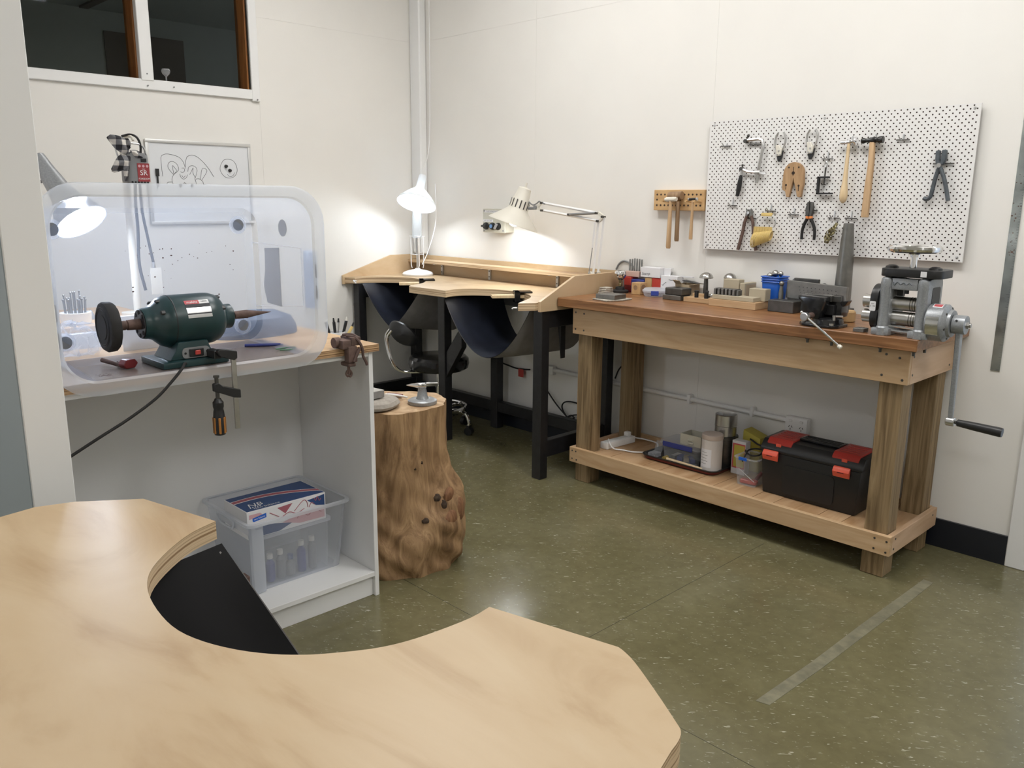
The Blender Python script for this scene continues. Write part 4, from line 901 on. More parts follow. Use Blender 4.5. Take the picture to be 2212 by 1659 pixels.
# ================================================================ articulated lamp
l2 = thing('swing_arm_lamp', 'cream spring-arm lamp fixed to the back shelf of the jeweller desk', 'lamp', (-2.965, 3.50, DT))
LY = 3.50
ht, hdn = Vector((-3.508, LY, 1.512)), Vector((-.045, -.05, -.20)).normalized()
build('shade', M().lathe([(.010, -.010), (.034, -.004), (.038, 0), (.044, .05), (.052, .065), (.058, .118), (.060, .124), (.085, .150), (.148, .207), (.150, .214), (.146, .214), (.058, .128), (.02, .122), (0, .122)], ht, hdn, 36), 'cream', l2)
hx, hy, hd2 = M().frame(hdn)
for k in range(14):
    a = 2*pi*k/14; p = ht+hdn*.092+(hx*cos(a)+hy*sin(a))*.0555
    r_ = (hx*cos(a)+hy*sin(a)); t_ = hdn.cross(r_)
    q = M(); w2, l_ = .0035, .024
    q.add([p+r_*.002+t_*w2*i+hdn*l_*j for i, j in ((-1, -1), (1, -1), (1, 1), (-1, 1))], [(0, 1, 2, 3)])
    build('vent_slot', q, 'dark_steel', l2, flat=True)
build('switch', M().cyl(ht-hdn*.034, ht-hdn*.009, .006, n=10), 'cream', l2)
build('bulb', M().sphere(tuple(ht+hdn*.188), .036, 16), 'bulb_arm', l2)
build('knuckle', M().cyl((-3.475, LY, 1.402), (-3.418, LY, 1.404), .009, n=10).cyl((-3.415, LY-.014, 1.408), (-3.415, LY+.014, 1.408), .012, n=12), 'grey_plastic', l2)
build('fork', M().prism([(-3.42, 1.415), (-3.37, 1.438), (-3.36, 1.435), (-3.395, 1.41), (-3.357, 1.395), (-3.365, 1.386), (-3.42, 1.402)], LY-.006, LY+.006, 'xz'), 'cream', l2)
def bar(nm, a, b_, w2=.0078, k_='white_plastic', dy=0): build(nm, M().tube([(a[0], LY+dy, a[1]), (b_[0], LY+dy, b_[1])], w2, 4), k_, l2)
bar('upper_arm', (-3.366, 1.434), (-2.952, 1.383)); bar('upper_arm', (-3.362, 1.392), (-2.944, 1.342))
bar('spring', (-3.153, 1.372), (-2.955, 1.384), .007, 'grey_plastic', -.012)
build('elbow', M().prism([(-2.962, 1.388), (-2.948, 1.392), (-2.905, 1.370), (-2.908, 1.360), (-2.938, 1.336), (-2.952, 1.338), (-2.928, 1.360)], LY-.007, LY+.007, 'xz'), 'cream', l2)
bar('lower_arm', (-2.911, 1.365), (-2.941, 1.062)); bar('lower_arm', (-2.948, 1.342), (-2.976, 1.045))
bar('lower_spring', (-2.958, 1.335), (-2.972, 1.20), .007, 'white_plastic', -.016); bar('lower_spring', (-2.972, 1.20), (-2.992, 1.055), .003, 'grey_plastic', -.016)
for x, z in ((-3.362, 1.434), (-3.36, 1.392), (-2.954, 1.383), (-2.911, 1.365), (-2.945, 1.342), (-2.941, 1.062), (-2.976, 1.04), (-3.153, 1.372)):
    build('pivot', M().cyl((x, LY-.020, z), (x, LY+.009, z), .0065, n=10), 'dark_steel', l2)
build('bracket', M().prism([(-3.005, 1.07), (-2.985, 1.07), (-2.975, 1.055), (-2.93, 1.075), (-2.930, 1.040), (-2.96, 1.02), (-3.005, 1.02)], LY-.010, LY+.010, 'xz').box(-3.0, -2.94, LY-.01, LY+.06, 1.0425, 1.050), 'cream', l2, .002)
build('bracket_post', B(-3.0, -2.96, LY-.012, LY+.012, DT+.001, 1.021), 'cream', l2, .002)
build('lamp_cable', M().tube([(-3.47, LY-.005, 1.438), (-3.435, LY-.008, 1.422), (-3.405, LY-.008, 1.430), (-3.385, LY-.008, 1.442), (-3.37, LY-.008, 1.436), (-3.34, LY-.008, 1.428)], .004, 8, 5), 'grey_plastic', l2)
build('grey_cable', M().tube([(-2.955, 3.6735, 1.076), (-2.935, 3.6735, 1.108), (-2.905, 3.6735, 1.124), (-2.87, 3.6735, 1.118), (-2.84, 3.6735, 1.098), (-2.825, 3.6735, 1.06), (-2.82, 3.6735, .99)], .005, 8, 5), 'grey_plastic', label='grey cable arching behind the corner of the workbench', cat='cable')

# cables under the desk
bc = thing('black_cable', 'black cable with a red tag hanging under the jeweller desk', 'cable', (-3.6, 3.66, .40))
build('lead', M().tube([(-4.02, 3.655, .47), (-3.984, 3.655, .448), (-3.889, 3.655, .421), (-3.80, 3.655, .408), (-3.729, 3.655, .400), (-3.66, 3.655, .403), (-3.602, 3.655, .409)], .005, 8, 5), 'rubber', bc)
build('red_tag', B(-3.70, -3.655, 3.648, 3.651, .352, .402), 'red', bc)
build('coiled_cable', M().tube([(-3.47, 3.64, .32), (-3.44, 3.645, .30), (-3.38, 3.65, .24), (-3.32, 3.65, .195), (-3.26, 3.65, .16), (-3.22, 3.65, .17), (-3.24, 3.645, .185), (-3.27, 3.645, .165), (-3.22, 3.64, .19), (-3.15, 3.64, .21), (-3.14, 3.64, .255), (-3.21, 3.64, .27), (-3.28, 3.64, .262), (-3.31, 3.64, .235), (-3.30, 3.64, .20), (-3.25, 3.64, .155), (-3.20, 3.64, .145)], .0045, 8, 4), 'rubber', label='coiled black cable by the wall under the jeweller desk', cat='cable')
build('loose_lead', M().tube([(-2.925, 3.66, .46), (-2.90, 3.66, .515), (-2.85, 3.66, .575), (-2.825, 3.66, .65), (-2.83, 3.66, .77)], .004, 8, 5), 'rubber', label='thin black lead hanging between the desk and the workbench', cat='cable')

# ================================================================ whiteboard
wbd = thing('whiteboard', 'small whiteboard with pen doodles on the left wall', 'whiteboard', (WX, 2.12, 1.30))
y0, y1, z0, z1 = 1.82, 2.43, 1.30, 1.757
build('panel', B(WX+.001, WX+.010, y0+.01, y1-.01, z0+.01, z1-.01), 'board', wbd)
for nm, a, b_, c, d in (('frame_rail', y0, y1, z1-.018, z1), ('frame_rail', y0, y1, z0, z0+.018), ('frame_stile', y0, y0+.018, z0+.0182, z1-.0182), ('frame_stile', y1-.018, y1, z0+.0182, z1-.0182)):
    build(nm, B(WX+.001, WX+.018, a, b_, c, d), 'alu', wbd, .003, 2)
def Wp(cx, cy): return (WX+.0106, 1.82+(cx-100)*.000302, 1.757-(cy-80-.0547*(cx-100))*.000278)
strokes = [[(378, 800), (370, 600), (372, 440), (410, 390), (490, 372), (620, 400), (720, 450), (780, 540), (810, 660)], [(805, 640), (830, 500), (860, 430), (940, 400), (1040, 430), (1150, 530), (1260, 680), (1345, 835)],
           [(580, 770), (500, 660), (488, 590), (520, 530), (590, 520), (660, 580), (680, 680), (620, 740), (580, 770)], [(585, 760), (570, 600), (610, 640), (650, 700)], [(740, 650), (780, 650), (790, 700), (750, 735), (715, 715)],
           [(695, 760), (710, 820), (760, 865), (815, 835), (840, 780)], [(730, 790), (760, 830), (800, 800)], [(850, 720), (870, 640), (930, 605), (1000, 630), (1030, 700), (1000, 800), (970, 880)], [(880, 780), (910, 730), (955, 650), (945, 740), (985, 850)],
           [(1080, 880), (1130, 670), (1220, 715), (1100, 905)], [(975, 910), (1000, 870), (1060, 870), (1120, 920), (1135, 990)], [(640, 710), (570, 790), (540, 880), (570, 980)], [(430, 980), (460, 920), (540, 910)], [(755, 990), (770, 930), (825, 985)],
           [(1500, 600), (1560, 510), (1650, 488), (1750, 520), (1810, 610), (1825, 720), (1790, 810), (1710, 865), (1600, 860), (1520, 790), (1480, 690), (1500, 600)], [(1620, 790), (1650, 830), (1700, 840), (1745, 810), (1765, 760)], [(985, 900), (1000, 990)]]
dm = M()
for s in strokes: dm.tube([Wp(*q) for q in s], .0011, 4, 4)
build('pen_doodle', dm, 'ink', wbd)
for cx, cy in ((1600, 632), (1672, 718)):
    p = Wp(cx, cy); build('magnet', M().lathe([(.009, 0), (.010, .002), (.008, .012), (.0, .013)], p, (1, 0, 0), 14), 'black', label=('upper' if cy < 700 else 'lower')+' of the two round black magnets on the whiteboard', cat='magnet', group='round magnets on the whiteboard')
for cx, cy in ((690, 985), (910, 995)):
    p = Wp(cx, cy); build('magnet', M().lathe([(.008, 0), (.009, .002), (.007, .010), (.0, .011)], p, (1, 0, 0), 14), 'black', label=('left' if cx < 800 else 'right')+' magnet low on the whiteboard just above the tub rim', cat='magnet', group='round magnets on the whiteboard')
p = Wp(278, 730); build('marker_pen', M().box(p[0], p[0]+.012, p[1]-.008, p[1]+.008, p[2]-.018, p[2]+.022).cyl((p[0]+.006, p[1], p[2]-.018), (p[0]+.006, p[1]-.001, p[2]-.075), .0045, n=8), 'black', label='black marker clipped at the left side of the whiteboard', cat='marker')
# ================================================================ fittings on the right wall
cbx = thing('control_box', 'beige electrical control box with three black knobs above the jeweller desk', 'control box', (-3.878, WY, 1.25))
build('enclosure', B(-3.978, -3.782, 3.612, WY-.0005, 1.25, 1.392), 'beige_grey', cbx, .004, 2)
build('cover', B(-3.980, -3.780, 3.598, 3.6115, 1.248, 1.394), 'beige_grey', cbx, .005, 2)
fy = 3.598
build('label_strip', B(-3.966, -3.80+.0, fy-.001, fy-.0001, 1.370, 1.384), 'paper', cbx); text('DUST EXTRACTION FAN', .0105, (-3.885, fy-.0012, 1.377), (1, 0, 0), (0, 0, 1), 'print_dark', cbx)
build('label_strip', B(-3.975, -3.885, fy-.001, fy-.0001, 1.314, 1.328), 'paper', cbx); text('STOP   RUN   START', .008, (-3.930, fy-.0012, 1.321), (1, 0, 0), (0, 0, 1), 'print_dark', cbx)
for x, k_ in ((-3.945, 'black'), (-3.885, 'blue'), (-3.835, 'black')):
    kb = build('knob', M().lathe([(.0225, 0), (.0225, .008), (.018, .010), (.018, .018), (0, .018)], (x, fy, 1.288), (0, -1, 0), 20), 'black', cbx)
    if k_ == 'blue': build('blue_button', M().lathe([(.012, .018), (.012, .021), (0, .021)], (x, fy, 1.288), (0, -1, 0), 16), mat('blue_lens', (.12, .25, .50), .3), kb)
    else: build('grip', B(x-.006, x+.006, fy-.034, fy-.0182, 1.270, 1.306).rot(1.57 if x < -3.9 else .6, (0, 1, 0), (x, fy, 1.288)), 'black' if x < -3.9 else 'grey_plastic', kb, .002)
for x, z in ((-3.966, 1.381), (-3.793, 1.378), (-3.793, 1.262), (-3.967, 1.26)):
    build('cover_screw', M().cyl((x, fy, z), (x, fy-.002, z), .006, n=10), 'grey_plastic', cbx)
cd_ = thing('wall_conduit', 'white conduit running low along the wall behind the benches', 'pipe', (-2.7, WY, .43))
build('pipe', M().cyl((-3.46, 3.662, .436), (-1.866, 3.662, .424), .0125, n=14), 'white', cd_)
build('junction', B(-3.46, -3.40, 3.648, WY-.0005, .405, .46), 'white', cd_, .003)
for x in (-2.42, -2.87, -2.05): build('saddle', M().box(x-.010, x+.010, 3.646, WY-.0005, .405, .455), 'white', cd_, .006, 2)
ou = thing('power_outlet', 'white double power outlet on the wall above the toolbox', 'outlet', (-1.808, WY, .375))
build('mount_block', B(-1.865, -1.752, 3.650, WY-.0005, .372, .448), 'white_plastic', ou, .004, 2)
build('face_plate', B(-1.864, -1.753, 3.643, 3.6498, .373, .447), 'white_plastic', ou, .003, 2)
for x in (-1.836, -1.781):
    build('rocker', B(x-.008, x+.008, 3.638, 3.6428, .424, .436), 'white_plastic', ou, .002)
    for dx, dz, a in ((-.007, .004, .5), (.007, .004, -.5), (0, -.008, 0)):
        build('socket_slot', B(x+dx-.0013, x+dx+.0013, 3.6422, 3.6431, .397+dz-.005, .397+dz+.005).rot(a, (0, 1, 0), (x+dx, 3.643, .397+dz)), 'black', ou)
ru = thing('steel_rule', 'long worn steel rule hanging on the wall at the right edge', 'ruler', (-1.004, WY, .794))
build('blade', B(-1.021, -.987, 3.676, 3.6785, .794, 1.815), 'ruler', ru)
tk = M()
for i in range(0, 101):
    z = .80+i*.01; l_ = .012 if i % 10 == 0 else .008 if i % 5 == 0 else .004
    tk.add([(-.9885, 3.6757, z), (-.9885-l_, 3.6757, z), (-.9885-l_, 3.6757, z+.0008), (-.9885, 3.6757, z+.0008)], [(0, 1, 2, 3)])
build('graduation_marks', tk, 'print_dark', ru, flat=True)
rp = M(); random.seed(12)
for i in range(26):
    z = random.uniform(1.25, 1.65); x = random.uniform(-1.018, -.99); r = random.uniform(.001, .0035)
    rp.lathe([(r, 0), (r, .0005)], (x, 3.6757, z), (0, -1, 0), 6, sx=random.uniform(.6, 1.6))
build('rust_spots', rp, 'rust', ru, flat=True)
# ================================================================ pegboard and tools
PX0, PX1, PZ0, PZ1, PF = -2.384, -1.168, 1.217, 1.829, 3.655
pb = thing('pegboard', 'large white perforated pegboard on the wall above the workbench', 'pegboard', (-1.776, WY, PZ0))
def peg_panel():
    cw = 48; rows = 48; pw = (PX1-PX0)/cw; ph = (PZ1-PZ0)/rows; r = .0033; m = M()
    for j in range(rows):
        z0 = PZ0+j*ph; z1 = z0+ph; zc = (z0+z1)/2; odd = j % 2
        xs = [(PX0+(i+.5*odd)*pw, PX0+(i+1+.5*odd)*pw) for i in range(cw-odd)]
        if odd:
            for a, b in ((PX0, PX0+pw/2), (PX1-pw/2, PX1)): m.add([(a, PF, z0), (b, PF, z0), (b, PF, z1), (a, PF, z1)], [(0, 1, 2, 3)])
        for a, b in xs:
            xc = (a+b)/2
            o8 = [(xc+r*cos(pi/8+pi/4*k), zc+r*sin(pi/8+pi/4*k)) for k in range(8)]
            vs = [(a, PF, z0), (b, PF, z0), (b, PF, z1), (a, PF, z1)]+[(x, PF, z) for x, z in o8]
            # octagon order: 0 right-up,1 up-right,2 up-left,3 left-up,4 left-down,5 down-left,6 down-right,7 right-down
            m.add(vs, [(1, 2, 4, 11), (2, 5, 4), (2, 3, 6, 5), (3, 7, 6), (3, 0, 8, 7), (0, 9, 8), (0, 1, 10, 9), (1, 11, 10)])
    return m
pm = peg_panel(); o = build('perforated_face', pm, 'peg', pb, flat=True)
build('hardboard_core', B(PX0, PX1, PF+.0025, PF+.006, PZ0, PZ1), 'hardboard', pb)
build('edge_band', M().box(PX0-.0004, PX0, PF, PF+.006, PZ0, PZ1).box(PX1, PX1+.0006, PF, PF+.006, PZ0, PZ1).box(PX0, PX1, PF, PF+.006, PZ0-.0005, PZ0).box(PX0, PX1, PF, PF+.006, PZ1, PZ1+.0005), 'peg', pb)
for a, b, c, d in ((PX0+.01, PX1-.01, PZ0+.01, PZ0+.03), (PX0+.01, PX1-.01, PZ1-.03, PZ1-.01)):
    build('batten', B(a, b, PF+.0065, WY-.0005, c, d), 'hardboard', pb)
for x, z in ((-2.36, 1.81), (-1.80, 1.81), (-1.19, 1.812), (-2.365, 1.235), (-1.77, 1.235), (-1.19, 1.235)):
    build('fixing_screw', M().lathe([(.006, 0), (.005, .002), (0, .003)], (x, PF-.0003, z), (0, -1, 0), 12), 'silver', pb)
YF = PF-.001       # tools hang just in front of this
def hook(x, z, lab, w=.026, up=.03, pin=.03, prong=True):
    t = thing('pegboard_hook', lab, 'hook', (x, PF, z), 'wire hooks on the pegboard')
    build('cross_wire', M().cyl((x-w, YF-.006, z), (x+w, YF-.006, z-.001), .0028, n=8), 'dark_steel', t)
    build('clip', M().box(x-.002, x+.004, YF-.004, YF, z-.004, z+up), 'galv', t, .001)
    if prong: build('prong', M().tube([(x-.004, YF-.006, z), (x-.006, YF-pin*.6, z+.002), (x-.010, YF-pin, z+.014)], .0024, 6, 3), 'galv', t)
    return t
hook(-2.285, 1.711, 'empty wire hook in the top left corner of the pegboard', .028, .012)
hook(-2.230, 1.431, 'empty wire hook low on the left of the pegboard', .025)
hook(-2.025, 1.408, 'wire hook carrying the yellow ring sizers', .027)
hook(-1.908, 1.393, 'empty wire hook between the yellow ring sizers and the black pliers', .026)
hook(-1.715, 1.382, 'wire hook carrying the brass ring gauges', .027)
hook(-1.638, 1.382, 'empty wire hook just above the steel mandrel', .027)
hook(-1.450, 1.704, 'empty double hook right of the dark-headed hammer', .027, .022)
hook(-1.768, 1.637, 'wire hook carrying the little black clamp', .026)
hook(-2.13, 1.712, 'wire hook carrying the saw frame', .028, .012, .02)
hook(-1.825, 1.413, 'wire hook behind the black-handled pliers', .030, .01, .02, False)
hook(-1.28, 1.605, 'wire hook behind the dark grey draw tongs', .040, .01, .02, False)
hook(-1.665, 1.700, 'twin hook carrying the pale-handled hammer', .02, .028, .03)
hook(-1.565, 1.704, 'twin hook carrying the dark-headed hammer', .02, .028, .03)
hook(-2.128, 1.372, 'wire hook behind the rusty nippers', .030, .01, .02, False)
def xz(poly, y0, y1): return M().prism(poly, y0, y1, 'xz')
# saw frame
sf_ = thing('saw_frame', 'silver jeweller saw frame with a black handle on the pegboard', 'saw', (-2.13, YF, 1.47))
build('frame', M().tube([(-2.165, YF-.016, 1.732), (-2.105, YF-.016, 1.735), (-2.088, YF-.016, 1.728), (-2.081, YF-.016, 1.71), (-2.082, YF-.016, 1.69), (-2.098, YF-.016, 1.585), (-2.102, YF-.016, 1.535)], .0072, 6, 0), 'silver', sf_)
build('frame_arm', M().tube([(-2.183, YF-.016, 1.60), (-2.15, YF-.016, 1.588), (-2.098, YF-.016, 1.583)], .0062, 6, 3).cyl((-2.112, YF-.016, 1.584), (-2.085, YF-.016, 1.584), .012, n=10).cyl((-2.085, YF-.016, 1.58), (-2.058, YF-.016, 1.578), .003, n=8), 'silver', sf_)
build('clamp_screw', M().cyl((-2.172, YF-.028, 1.728), (-2.172, YF-.004, 1.728), .009, n=10).cyl((-2.170, YF-.016, 1.73), (-2.162, YF-.016, 1.752), .004, n=6).sphere((-2.162, YF-.016, 1.752), .007, 8), 'dark_steel', sf_)
build('clamp_screw', M().cyl((-2.185, YF-.028, 1.602), (-2.185, YF-.004, 1.602), .008, n=10).cyl((-2.185, YF-.016, 1.602), (-2.182, YF-.016, 1.618), .003, n=6).sphere((-2.182, YF-.016, 1.618), .006, 8), 'dark_steel', sf_)
build('blade', M().cyl((-2.170, YF-.016, 1.722), (-2.187, YF-.016, 1.605), .0006, n=4), 'steel', sf_)
build('handle', M().lathe([(.006, 0), (.007, -.004), (.009, -.012), (.0115, -.04), (.0115, -.06), (.009, -.085), (.0085, -.098), (.0, -.102)], (-2.186, YF-.016, 1.573), (.145, 0, 1), 12), 'black', sf_)
build('ferrule', M().cyl((-2.186, YF-.016, 1.573), (-2.184, YF-.016, 1.597), .006, n=10), 'silver', sf_)
# the two parallel pliers (jaws down)
def pliers_up(x, zj, lab, tilt=0):
    t = thing('parallel_pliers', lab, 'pliers', (x, YF, zj), 'cream parallel pliers on the pegboard')
    a = [(x-.022, zj+.120), (x-.027, zj+.09), (x-.020, zj+.06), (x-.008, zj+.042)]
    s = len(a)
    def rt(mm): return mm.rot(tilt, (0, 1, 0), (x, YF, zj+.06))
    build('handle', rt(M().tube([(x-.016, YF-.012, zj+.128), (x-.026, YF-.012, zj+.108), (x-.027, YF-.012, zj+.082), (x-.018, YF-.012, zj+.055), (x-.008, YF-.012, zj+.042)], .005, 8, 3)), 'silver', t)
    build('handle', rt(M().tube([(x+.010, YF-.012, zj+.130), (x+.022, YF-.012, zj+.108), (x+.022, YF-.012, zj+.082), (x+.012, YF-.012, zj+.052), (x+.004, YF-.012, zj+.040)], .005, 8, 3)), 'silver', t)
    build('cheek', rt(xz([(x-.022, zj+.074), (x-.004, zj+.074), (x+.004, zj+.058), (x+.012, zj+.062), (x+.009, zj+.026), (x-.013, zj+.024)], YF-.020, YF-.004)), 'cream', t, .002)
    build('rivet', rt(M().cyl((x-.003, YF-.023, zj+.048), (x-.003, YF-.0195, zj+.048), .004, n=10).cyl((x-.008, YF-.023, zj+.030), (x-.008, YF-.0195, zj+.030), .004, n=10).cyl((x+.005, YF-.023, zj+.030), (x+.005, YF-.0195, zj+.030), .004, n=10)), 'steel', t)
    build('jaw', rt(xz([(x-.013, zj+.025), (x+.009, zj+.026), (x+.016, zj+.050), (x+.012, zj+.02), (x+.003, zj), (x-.006, zj)], YF-.018, YF-.006)), 'black', t, .001)
pliers_up(-1.995, 1.630, 'left of the two cream parallel pliers hanging jaws down')
pliers_up(-1.843, 1.636, 'right of the two cream parallel pliers hanging jaws down', .03)
# horseshoe bench pin
hpz = [(-1.945, 1.472), (-1.955, 1.50), (-1.968, 1.508), (-1.970, 1.530), (-1.966, 1.585)]
top_ = arc((-1.918, 1.577), .0495, pi*.98, .02, 12)
pin_poly = [(-1.932, 1.472), (-1.945, 1.471), (-1.953, 1.498), (-1.968, 1.505), (-1.970, 1.53)]+top_+[(-1.866, 1.53), (-1.870, 1.505), (-1.872, 1.50), (-1.874, 1.474), (-1.884, 1.470), (-1.894, 1.475), (-1.900, 1.505), (-1.913, 1.540), (-1.916, 1.558), (-1.919, 1.540), (-1.926, 1.505)]
hp_ = thing('bench_pin_board', 'worn wooden bench pin with two pointed legs on the pegboard', 'bench pin', (-1.918, YF, 1.47))
build('wood_plate', xz(pin_poly, YF-.018, YF-.002), 'pin_wood', hp_, .001)
for x, z, r in ((-1.942, 1.603, .004), (-1.894, 1.603, .004), (-1.919, 1.578, .008), (-1.950, 1.525, .005), (-1.888, 1.522, .005)):
    build('worn_hole', M().lathe([(r, 0), (r, .0008)], (x, YF-.0178, z), (0, -1, 0), 12, sx=1), 'hardboard', hp_)
build('saw_slot', M().box(-1.9515, -1.9485, YF-.0186, YF-.0178, 1.505, 1.525).box(-1.8895, -1.886, YF-.0186, YF-.0178, 1.498, 1.522).box(-1.9205, -1.9175, YF-.0186, YF-.0178, 1.565, 1.605), 'hardboard', hp_)
# little black C clamp
cc = thing('g_clamp', 'little black G-clamp hanging below a hook on the pegboard', 'clamp', (-1.77, YF, 1.484))
build('frame', M().box(-1.801, -1.792, YF-.022, YF-.006, 1.484, 1.561).box(-1.801, -1.748, YF-.022, YF-.006, 1.553, 1.561).box(-1.801, -1.728, YF-.022, YF-.006, 1.484, 1.491), 'black', cc, .001)
build('screw', M().cyl((-1.771, YF-.014, 1.527), (-1.768, YF-.014, 1.600), .0035, n=8).cyl((-1.771, YF-.014, 1.523), (-1.771, YF-.014, 1.528), .008, n=10), 'dark_steel', cc)
build('thumb_turn', M().tube([(-1.768, YF-.014, 1.600), (-1.774, YF-.014, 1.612), (-1.768, YF-.014, 1.625), (-1.763, YF-.014, 1.612)], .003, 6, 3, True), 'galv', cc)
# hammers
h1 = thing('planishing_hammer', 'pale-handled hammer with a small bright steel head', 'hammer', (-1.668, YF, 1.45))
build('head', M().lathe([(.002, -.040), (.008, -.036), (.010, -.026), (.007, -.018), (.009, -.008), (.009, .010), (.007, .016), (.011, .022), (.019, .030), (.019, .034), (.0, .035)], (-1.668, YF-.026, 1.703), (1, 0, .06), 16), 'chrome', h1)
build('handle', M().lathe([(.0065, .255), (.0075, .20), (.009, .14), (.011, .09), (.016, .055), (.0175, .03), (.014, .012), (.006, .002), (0, 0)], (-1.672, YF-.026, 1.445), (.016, 0, 1), 14), 'handle_pale', h1)
h2 = thing('ball_pein_hammer', 'dark-headed ball pein hammer with a long brown handle', 'hammer', (-1.568, YF, 1.385))
build('head', M().lathe([(.0, -.052), (.010, -.048), (.0125, -.040), (.009, -.030), (.008, -.024), (.012, -.012), (.013, .008), (.010, .018), (.0145, .028), (.0145, .044), (.0, .045)], (-1.565, YF-.028, 1.706), (1, 0, .03), 16), 'black_gloss', h2)
hh = xz([(-1.576, 1.70), (-1.555, 1.70), (-1.551, 1.62), (-1.552, 1.53), (-1.553, 1.387), (-1.583, 1.387), (-1.580, 1.50), (-1.574, 1.60)], YF-.038, YF-.018)
build('handle', hh, 'handle_wood', h2, .005, 2)
# draw tongs
dt = thing('draw_tongs', 'dark grey draw tongs with one hooked handle at the right of the pegboard', 'tongs', (-1.287, YF, 1.46))
build('jaw', xz([(-1.309, 1.655), (-1.292, 1.656), (-1.292, 1.615), (-1.285, 1.600), (-1.302, 1.598), (-1.308, 1.62)], YF-.026, YF-.008), 'grey_iron', dt, .003)
build('jaw', xz([(-1.286, 1.657), (-1.268, 1.657), (-1.266, 1.62), (-1.276, 1.598), (-1.289, 1.600), (-1.287, 1.62)], YF-.026, YF-.008), 'grey_iron', dt, .003)
build('handle', M().tube([(-1.286, YF-.017, 1.605), (-1.300, YF-.017, 1.555), (-1.308, YF-.017, 1.50), (-1.313, YF-.017, 1.475), (-1.326, YF-.017, 1.464), (-1.338, YF-.017, 1.470)], .0085, 8, 3), 'grey_iron', dt)
build('handle', M().tube([(-1.291, YF-.024, 1.60), (-1.270, YF-.02, 1.555), (-1.255, YF-.017, 1.505), (-1.243, YF-.017, 1.458)], .008, 8, 3), 'grey_iron', dt)
build('rivet', M().cyl((-1.288, YF-.036, 1.597), (-1.288, YF-.006, 1.597), .009, n=12), 'steel', dt)
# rusty nippers
np2 = thing('old_nippers', 'old rusty nippers with brown handles hanging open on the pegboard', 'nippers', (-2.125, YF, 1.22))
for s in (-1, 1):
    cx0 = -2.131
    build('jaw', xz([(cx0+s*.002, 1.413), (cx0+s*.013, 1.414), (cx0+s*.018, 1.385), (cx0+s*.008, 1.378), (cx0+s*.003, 1.39)], YF-.020, YF-.005), 'grey_steel', np2, .001)
    build('handle', M().tube([(cx0+s*.011, YF-.013, 1.385), (cx0+s*.022, YF-.013, 1.352), (cx0+s*.026, YF-.013, 1.325), (cx0+s*.030, YF-.013, 1.30), (cx0+s*.045, YF-.013, 1.235), (cx0+s*.049, YF-.013, 1.222)], [.0075, .0085], 8, 3), 'rust', np2)
build('pivot', M().cyl((-2.131, YF-.026, 1.398), (-2.131, YF-.004, 1.398), .007, n=10), 'silver', np2)
# yellow ring sizers
ys = thing('ring_sizers', 'bundle of yellow plastic finger sizers on a wire hanger', 'ring sizer', (-2.035, YF, 1.24))
build('wire_hanger', M().tube([(-2.085, YF-.03, 1.325), (-2.085, YF-.03, 1.365), (-2.06, YF-.022, 1.388), (-2.035, YF-.018, 1.392), (-2.01, YF-.022, 1.390), (-1.985, YF-.03, 1.372), (-1.985, YF-.03, 1.338), (-2.0, YF-.03, 1.332)], .0022, 6, 3), 'galv', ys)
build('name_bar', B(-2.062, -2.006, YF-.026, YF-.014, 1.383, 1.399), 'yellow', ys, .004, 2)
for i in range(16):
    x = -2.083+i*.0058; r = .034-.0008*i; zc = 1.318-r-.012*(1-i/16)
    pts = [(x+.012*sin(a)*.4, YF-.04+r*cos(a)*.75, zc+r*sin(a)) for a in [2*pi*k/18 for k in range(18)]]
    build('sizer_ring', M().tube(pts, .0021, 6, closed=True).box(x-.0018, x+.0018, YF-.044, YF-.034, zc+r*.9, 1.335), 'yellow', ys)
# black handled pliers
bp_ = thing('lineman_pliers', 'combination pliers with black and orange grips on the pegboard', 'pliers', (-1.825, YF, 1.28))
build('jaw', xz([(-1.838, 1.450), (-1.828, 1.451), (-1.828, 1.425), (-1.824, 1.40), (-1.828, 1.385), (-1.842, 1.388), (-1.845, 1.42)], YF-.022, YF-.006), 'dark_steel', bp_, .002)
build('jaw', xz([(-1.825, 1.451), (-1.813, 1.450), (-1.809, 1.42), (-1.812, 1.388), (-1.826, 1.385), (-1.824, 1.42)], YF-.022, YF-.006), 'dark_steel', bp_, .002)
for s, k_ in ((-1, 0), (1, 1)):
    build('grip', M().tube([(-1.827+s*.008, YF-.014, 1.378), (-1.826+s*.022, YF-.014, 1.350), (-1.825+s*.030, YF-.014, 1.32), (-1.825+s*.030, YF-.014, 1.283)], [.0078, .0065], 8, 3), 'black', bp_)
    build('orange_collar', M().cyl((-1.827+s*.0065, YF-.014, 1.387), (-1.827+s*.0085, YF-.014, 1.377), .0088, n=10), mat('orange_collar', (.75, .25, .07), .5) if s < 0 else bpy.data.materials['orange_collar'], bp_)
